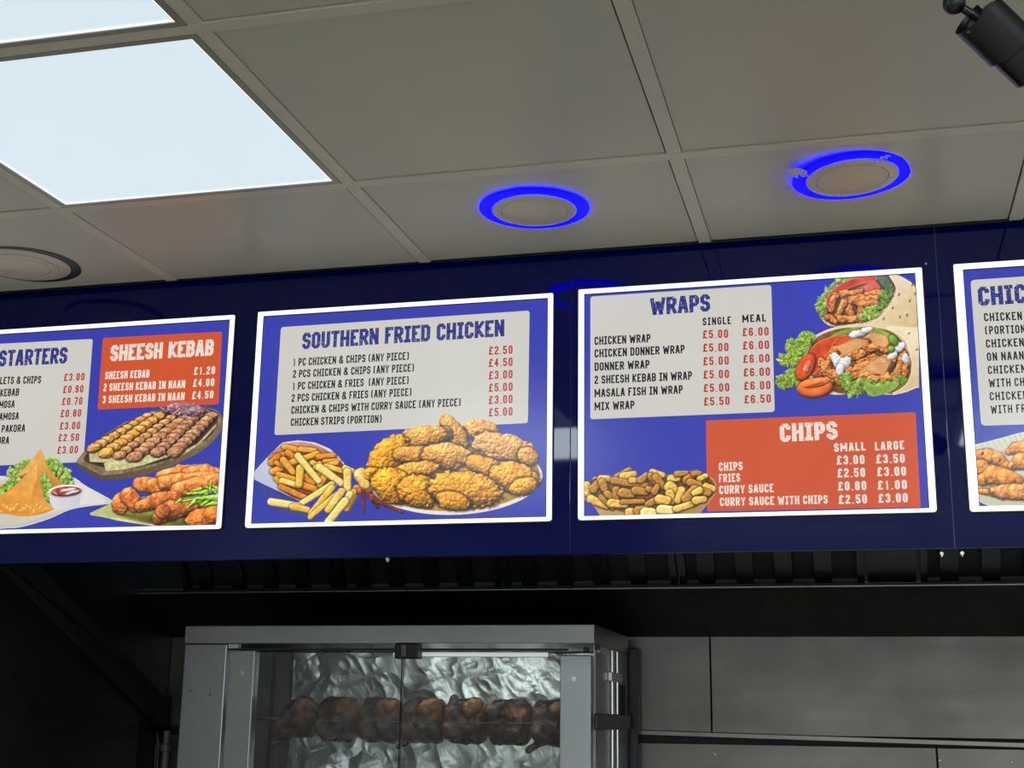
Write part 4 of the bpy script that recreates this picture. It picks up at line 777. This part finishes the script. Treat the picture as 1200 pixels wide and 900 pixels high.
MB().box(XL + .02, 2.2, 2.845, 2.86, FZ0 + .012, z0 + dz * FL + .01).build('front_skirt', M_STEELD, hood)
# diagonal end cheek on the side wall
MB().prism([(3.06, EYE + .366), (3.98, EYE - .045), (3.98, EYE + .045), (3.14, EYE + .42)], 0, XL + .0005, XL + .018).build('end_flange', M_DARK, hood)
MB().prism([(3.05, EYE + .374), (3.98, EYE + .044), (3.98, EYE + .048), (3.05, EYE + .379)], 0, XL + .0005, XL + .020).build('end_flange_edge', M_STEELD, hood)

# pipe and cables in the corner
pc = at(195, 870, YB - .06)
pp = empty('conduit_pipe', (pc[0], pc[1], .9), label='grey conduit pipe in the corner left of the rotisserie oven', cat='pipe')
MB().tube([(pc[0], pc[1], .5), (pc[0], pc[1], EYE - .045)], .0105, 16).build('tube', mat('pipe_grey', (.13, .13, .125), .45, vary=.2), pp, smooth=True)
MB().lathe([(.0105, -.012), (.0165, -.010), (.0165, .010), (.0105, .012)], (pc[0], pc[1], EYE - .095), (0, 0, 1), 20).build('coupling', mat('pipe_grey_dark', (.10, .10, .095), .4), pp, smooth=True)
for k, dx in enumerate((-.030, -.043)):
    m = MB(); m.tube([(pc[0] + dx, pc[1] + .01, .5), (pc[0] + dx + .004 * k, pc[1] + .01, EYE - .09), (pc[0] + dx - .012, pc[1] + .01, EYE - .05)], .0032, 10)
    tag(m.build('cable', mat('cable_grey', (.08, .08, .08), .5), smooth=True), 'thin grey cable beside the conduit pipe, ' + ('nearer the pipe' if k == 0 else 'further from the pipe'), 'cable', 'cables in the kitchen corner')

# ================================================================= rotisserie oven
RY = 3.40; RB = 3.91; rx0 = -.5265 * RY; rx1 = -.1945 * RY; rz1 = EYE + .0702 * RY; zc = EYE + .0562 * RY
ov = empty('rotisserie_oven', ((rx0 + rx1) / 2, RY, .75), label='stainless steel rotisserie oven with glass doors, below the menu boards', cat='oven')
MB().box(rx0, rx1, RY, RB, zc, rz1).build('top_cap', M_STEEL, ov, bevel=.002)
z_lo = .75
pw = .0365 * RY                                    # left post
MB().box(rx0 - .001, rx0 + pw, RY + .006, RY + .07, z_lo, zc - .001).build('post', M_STEEL, ov, bevel=.003)
MB().box(rx0 - .001, rx0 + .004, RY + .072, RB, z_lo, zc - .001).build('side_panel', M_STEEL, ov)
dl0 = -.4850 * RY; dl1 = -.4635 * RY; zd = EYE + .0508 * RY; gm = -.3427 * RY; dr0 = -.2195 * RY; dr1 = -.1963 * RY; zd2 = EYE + .0475 * RY
M_GLASS = bpy.data.materials.new('door_glass'); M_GLASS.use_nodes = True; nt = M_GLASS.node_tree; nt.nodes.remove(nt.nodes['Principled BSDF'])
tr = nt.nodes.new('ShaderNodeBsdfTransparent'); gl = nt.nodes.new('ShaderNodeBsdfGlossy'); mx = nt.nodes.new('ShaderNodeMixShader'); fn = nt.nodes.new('ShaderNodeFresnel'); fn.inputs[0].default_value = 1.5
tr.inputs[0].default_value = (.94, .96, .95, 1); gl.inputs['Roughness'].default_value = .03
nt.links.new(fn.outputs[0], mx.inputs[0]); nt.links.new(tr.outputs[0], mx.inputs[1]); nt.links.new(gl.outputs[0], mx.inputs[2]); nt.links.new(mx.outputs[0], nt.nodes['Material Output'].inputs[0])
for (a, b, za_, ga, gb, nm) in ((dl0, dl1, zd, dl1, gm - .0015, 'left'), (dr0, dr1, zd2, gm + .0015, dr0, 'right')):
    dr = MB().box(a, b, RY - .012, RY + .022, z_lo + .02, za_).build('door', M_STEEL, ov, bevel=.002, label=nm + ' door of the oven')
    MB().box(ga, gb, RY - .002, RY + .003, z_lo + .02, za_ - .004).build('glass_pane', M_GLASS, dr)
    e = MB(); e.box(gb - .0012 if nm == 'left' else ga, gb if nm == 'left' else ga + .0012, RY - .0025, RY + .0035, z_lo + .02, za_ - .004); e.box(ga, gb, RY - .0025, RY + .0035, za_ - .005, za_ - .0038); e.build('glass_edge', mat('glass_edge', (.015, .02, .02), .2), dr)
    c = at(284 if nm == 'left' else 672.5, 788.5 if nm == 'left' else 796, RY - .012); MB().lathe([(0, -.004), (.0058, -.0035), (.0065, 0)], tuple(c), (0, 1, 0), 16).build('bolt', M_EDGE, dr, smooth=True)
for (px, py) in ((223, 810), (246, 814)): c = at(px, py, RY + .0055); MB().lathe([(0, -.0006), (.0024, -.0006), (.0024, .001)], tuple(c), (0, 1, 0), 10).build('rivet_hole', M_BLACK, ov)
c0 = at(464, 754, RY - .008); c1 = at(491, 772, RY - .008); lt = MB().box(c0[0], c1[0], RY - .02, RY + .02, c1[2], c0[2]).build('latch', M_BLACK, ov, bevel=.003, label='black door catch')
MB().box(c0[0] + .020, c0[0] + .033, RY - .0225, RY - .019, c1[2] + .006, c0[2] - .004).build('catch_plate', mat('catch_grey', (.12, .12, .12), .4), lt)
# header rail behind the doors
MB().box(rx0 + pw + .002, rx1 - .075, RY + .03, RY + .042, zc - .017, zc - .011).build('header_rail', M_BLACK, ov)
MB().box(rx0 + pw + .002, rx0 + pw + .03, RY + .01, RY + .03, zc - .012, zc - .001).build('hinge', M_EDGE, ov); c = at(683, 760, RY); MB().box(c[0], c[0] + .012, RY + .006, RY + .02, c[2] - .008, c[2] + .004).build('hinge', M_BLACK, ov)
# right side: recessed bay with two chrome rods, clip, handle band
sxr = rx1 - .003
MB().box(sxr - .004, sxr, RY + .03, RB - .004, z_lo, zc - .0015).build('side_panel', M_STEEL, ov)
for yy, zz in ((RY + .235, 1), (RY + .310, 1)): MB().lathe([(0, 0), (.0042, 0), (.0042, zc - z_lo - .006), (0, zc - z_lo - .006)], (sxr + .0055, yy, z_lo), (0, 0, 1), 14).build('rod', mat('chrome', (.8, .8, .78), .15, 1), ov, smooth=True)
zr = EYE + .0325 * 3.6; MB().box(sxr, sxr + .011, RY + .20, RY + .36, zr - .012, zr + .012).build('clip', M_EDGE, ov, bevel=.002)
zh0 = EYE + .0008 * 3.5; MB().box(sxr, sxr + .013, RY + .005, RB - .03, zh0 - .022, zh0 + .018).build('handle_band', M_BLACK, ov, bevel=.003, label='black band across the side')
MB().box(sxr, sxr + .008, RY + .02, RY + .05, zc - .014, zc - .002).build('hinge', M_BLACK, ov); MB().box(sxr, sxr + .007, RY + .055, RY + .17, zc - .020, zc - .005).build('label_plate', mat('plate_white', (.5, .5, .47), .5), ov)
MB().box(sxr, sxr + .004, RY + .33, RB - .06, EYE + .02, EYE + .10).build('vent_plate', M_DARK, ov, bevel=.004)
# dark column standing behind on the right
cc = at(744, 760, RB + .05); col = MB().box(cc[0] - .022, cc[0] + .012, RB + .02, RB + .07, .5, EYE + .052 * YB).build('service_duct', M_BLACK, bevel=.003); tag(col, 'narrow black upright duct on the steel wall, right of the oven', 'duct')
# interior: foil-lined back and roof
IX0 = rx0 + .02; IX1 = rx1 - .02; IYb = 3.84
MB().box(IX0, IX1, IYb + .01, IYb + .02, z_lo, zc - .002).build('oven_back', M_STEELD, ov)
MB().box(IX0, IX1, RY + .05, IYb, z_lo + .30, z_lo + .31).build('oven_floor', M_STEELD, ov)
def foil(name, x0, x1, z0, z1, seed, parent):
    nx, nz = int((x1 - x0) / .0035), int((z1 - z0) / .0035); X, Z = np.meshgrid(np.linspace(x0, x1, nx), np.linspace(z0, z1, nz))
    w = .55 * X + Z; h = np.zeros_like(X)
    for sc, am, sd in ((.22, .035, 1), (.08, .012, 2), (.03, .0035, 3), (.012, .0008, 4)):
        h += am * (1 - np.abs(vnoise(X + .6 * Z + 10, (Z - .3 * X) * .8 + 10, sc, seed + sd)) * 2)
    m = MB(); m.v = [tuple(v) for v in np.stack([X, IYb - .012 - .5 * np.abs(h), Z], -1).reshape(-1, 3)]
    m.f = [(j * nx + i, j * nx + i + 1, (j + 1) * nx + i + 1, (j + 1) * nx + i) for j in range(nz - 1) for i in range(nx - 1)]
    return m.build(name, M_FOILM, parent)
fxl = at(345, 800, IYb)[0]
foil('foil_lining', fxl, IX1, 1.34, zc - .004, 3, ov)
dullm = mat('dull_interior_steel', (.30, .29, .27), .4, 1, bump=.2, bscale=8, vary=.15)
MB().box(IX0, fxl - .012, IYb - .004, IYb + .008, 1.34, zc - .004).build('lining_panel', dullm, ov); vb = at(321, 800, IYb - .02); MB().box(vb[0] - .006, vb[0] + .008, IYb - .03, IYb - .006, 1.34, zc - .004).build('upright', M_BLACK, ov)
SYc = 3.60; zs = EYE - .0008 * SYc
fill_z = zc - .024
MB().lathe([(0, 0), (.006, 0), (.006, .42), (0, .42)], (rx1 - .56, RY + .09, fill_z), (1, 0, 0), 14).build('fill_tube', mat('fill_glow', (.8, .8, .8), .3, emis=(.9, 1, .97), estr=.45), ov, smooth=True)  # glowing tube added to go with the fill light on the foil
area('oven_fill', (rx1 - .35, RY + .09, fill_z - .012), .42, .02, (math.radians(48), 0, 0), OVEN_W, (.92, 1.0, .97))  # added fill light that brightens the foil, not a known oven fitting
MB().lathe([(0, 0), (.0045, 0), (.0045, IX1 - IX0), (0, IX1 - IX0)], (IX0, SYc, zs), (1, 0, 0), 14).build('spit', M_EDGE, ov, smooth=True)
zfk = at(500, 846, SYc - .075)[2]
for a, b in ((378, 400), (425, 470), (478, 510), (520, 545), (552, 583), (592, 640)):
    pa = at(a, 844.5 + (a - 378) * .012, SYc - .078); pb = at(b, 844.5 + (b - 378) * .012, SYc - .078); MB().tube([tuple(pa), tuple(pb)], .0013, 8).build('skewer_fork', M_EDGE, ov, smooth=True)

# roast chickens on the spit
def ellip(m, c, r, rot=0, n=14, q=1.0):
    k = len(m.v); cr, sr = math.cos(rot), math.sin(rot)
    for i in range(n + 1):
        for j in range(n):
            a = math.pi * i / n; b = 2 * math.pi * j / n; pw_ = lambda v: math.copysign(abs(v) ** q, v); x, y, z = r[0] * pw_(math.cos(a)), r[1] * pw_(math.sin(a)) * math.cos(b), r[2] * pw_(math.sin(a)) * math.sin(b)
            m.v.append((c[0] + x * cr - z * sr, c[1] + y, c[2] + x * sr + z * cr))
    for i in range(n):
        for j in range(n): m.f.append((k + i * n + j, k + i * n + (j + 1) % n, k + (i + 1) * n + (j + 1) % n, k + (i + 1) * n + j))
M_CHK = bpy.data.materials.new('roast_skin'); M_CHK.use_nodes = True; nt = M_CHK.node_tree; b = nt.nodes['Principled BSDF']
tc = nt.nodes.new('ShaderNodeTexCoord'); n1 = nt.nodes.new('ShaderNodeTexNoise'); n1.inputs['Scale'].default_value = 17; n1.inputs['Detail'].default_value = 7; nt.links.new(tc.outputs['Object'], n1.inputs[0])
cr = nt.nodes.new('ShaderNodeValToRGB'); nt.links.new(n1.outputs[0], cr.inputs[0]); E = cr.color_ramp.elements
E[0].position = .38; E[0].color = (.018, .009, .006, 1); E[1].position = .72; E[1].color = (.42, .17, .05, 1); e = E.new(.54); e.color = (.08, .028, .014, 1)
nt.links.new(cr.outputs[0], b.inputs['Base Color']); b.inputs['Roughness'].default_value = .42
n3 = nt.nodes.new('ShaderNodeTexNoise'); n3.inputs['Scale'].default_value = 90; nt.links.new(tc.outputs['Object'], n3.inputs[0]); bp = nt.nodes.new('ShaderNodeBump'); bp.inputs['Strength'].default_value = .6; bp.inputs['Distance'].default_value = .003; nt.links.new(n3.outputs[0], bp.inputs['Height']); nt.links.new(bp.outputs[0], b.inputs['Normal'])
tex = bpy.data.textures.new('skin_lumps', 'CLOUDS'); tex.noise_scale = .025
ORD = ['first', 'second', 'third', 'fourth', 'fifth', 'sixth', 'seventh']
xa = at(352, 845, SYc)[0]; xb2 = at(650, 845, SYc)[0]
for k in range(7):
    cx = xa + (xb2 - xa) * k / 6; rr = random.Random(k * 7 + 1); m = MB(); c = (cx, SYc, zs)
    s = 1 if k else .85
    ellip(m, c, (.0565 * s, .058, .060 * s), 0, 18, .45); fl = rr.choice((-1, 1))
    ellip(m, (cx - .026, SYc - .048, zs + .030 * fl), (.034, .024, .024), .5 * fl); ellip(m, (cx + .024, SYc - .050, zs - .034 * fl), (.036, .022, .022), -.6 * fl)
    ellip(m, (cx + .01, SYc - .054, zs + .018 * fl), (.020, .014, .012), rr.uniform(-1, 1))
    if k in (0, 3, 6): ellip(m, (cx - .035, SYc - .03, zs - .052), (.034, .011, .010), .55); ellip(m, (cx - .062, SYc - .03, zs - .070), (.010, .008, .008), .4)
    else: ellip(m, (cx + .03, SYc - .035, zs + .045 * fl), (.022, .012, .011), .3 * fl)
    if k == 4: ellip(m, (cx - .03, SYc - .02, zs + .06), (.012, .010, .012))
    o = MB(); o.v = [(v[0] - cx, v[1] - SYc, v[2] - zs) for v in m.v]; o.f = m.f
    ob = o.build('roast_chicken', M_CHK, label=ORD[k] + ' dark roast chicken from the left on the spit', cat='chicken', group='roast chickens on the spit'); ob.location = c
    md = ob.modifiers.new('fuse', 'REMESH'); md.mode = 'VOXEL'; md.voxel_size = .004; md.use_smooth_shade = True
    md = ob.modifiers.new('lumps', 'DISPLACE'); md.texture = tex; md.strength = .016; md.mid_level = .5; md.texture_coords = 'GLOBAL'
    for v in ob.data.polygons: v.use_smooth = True
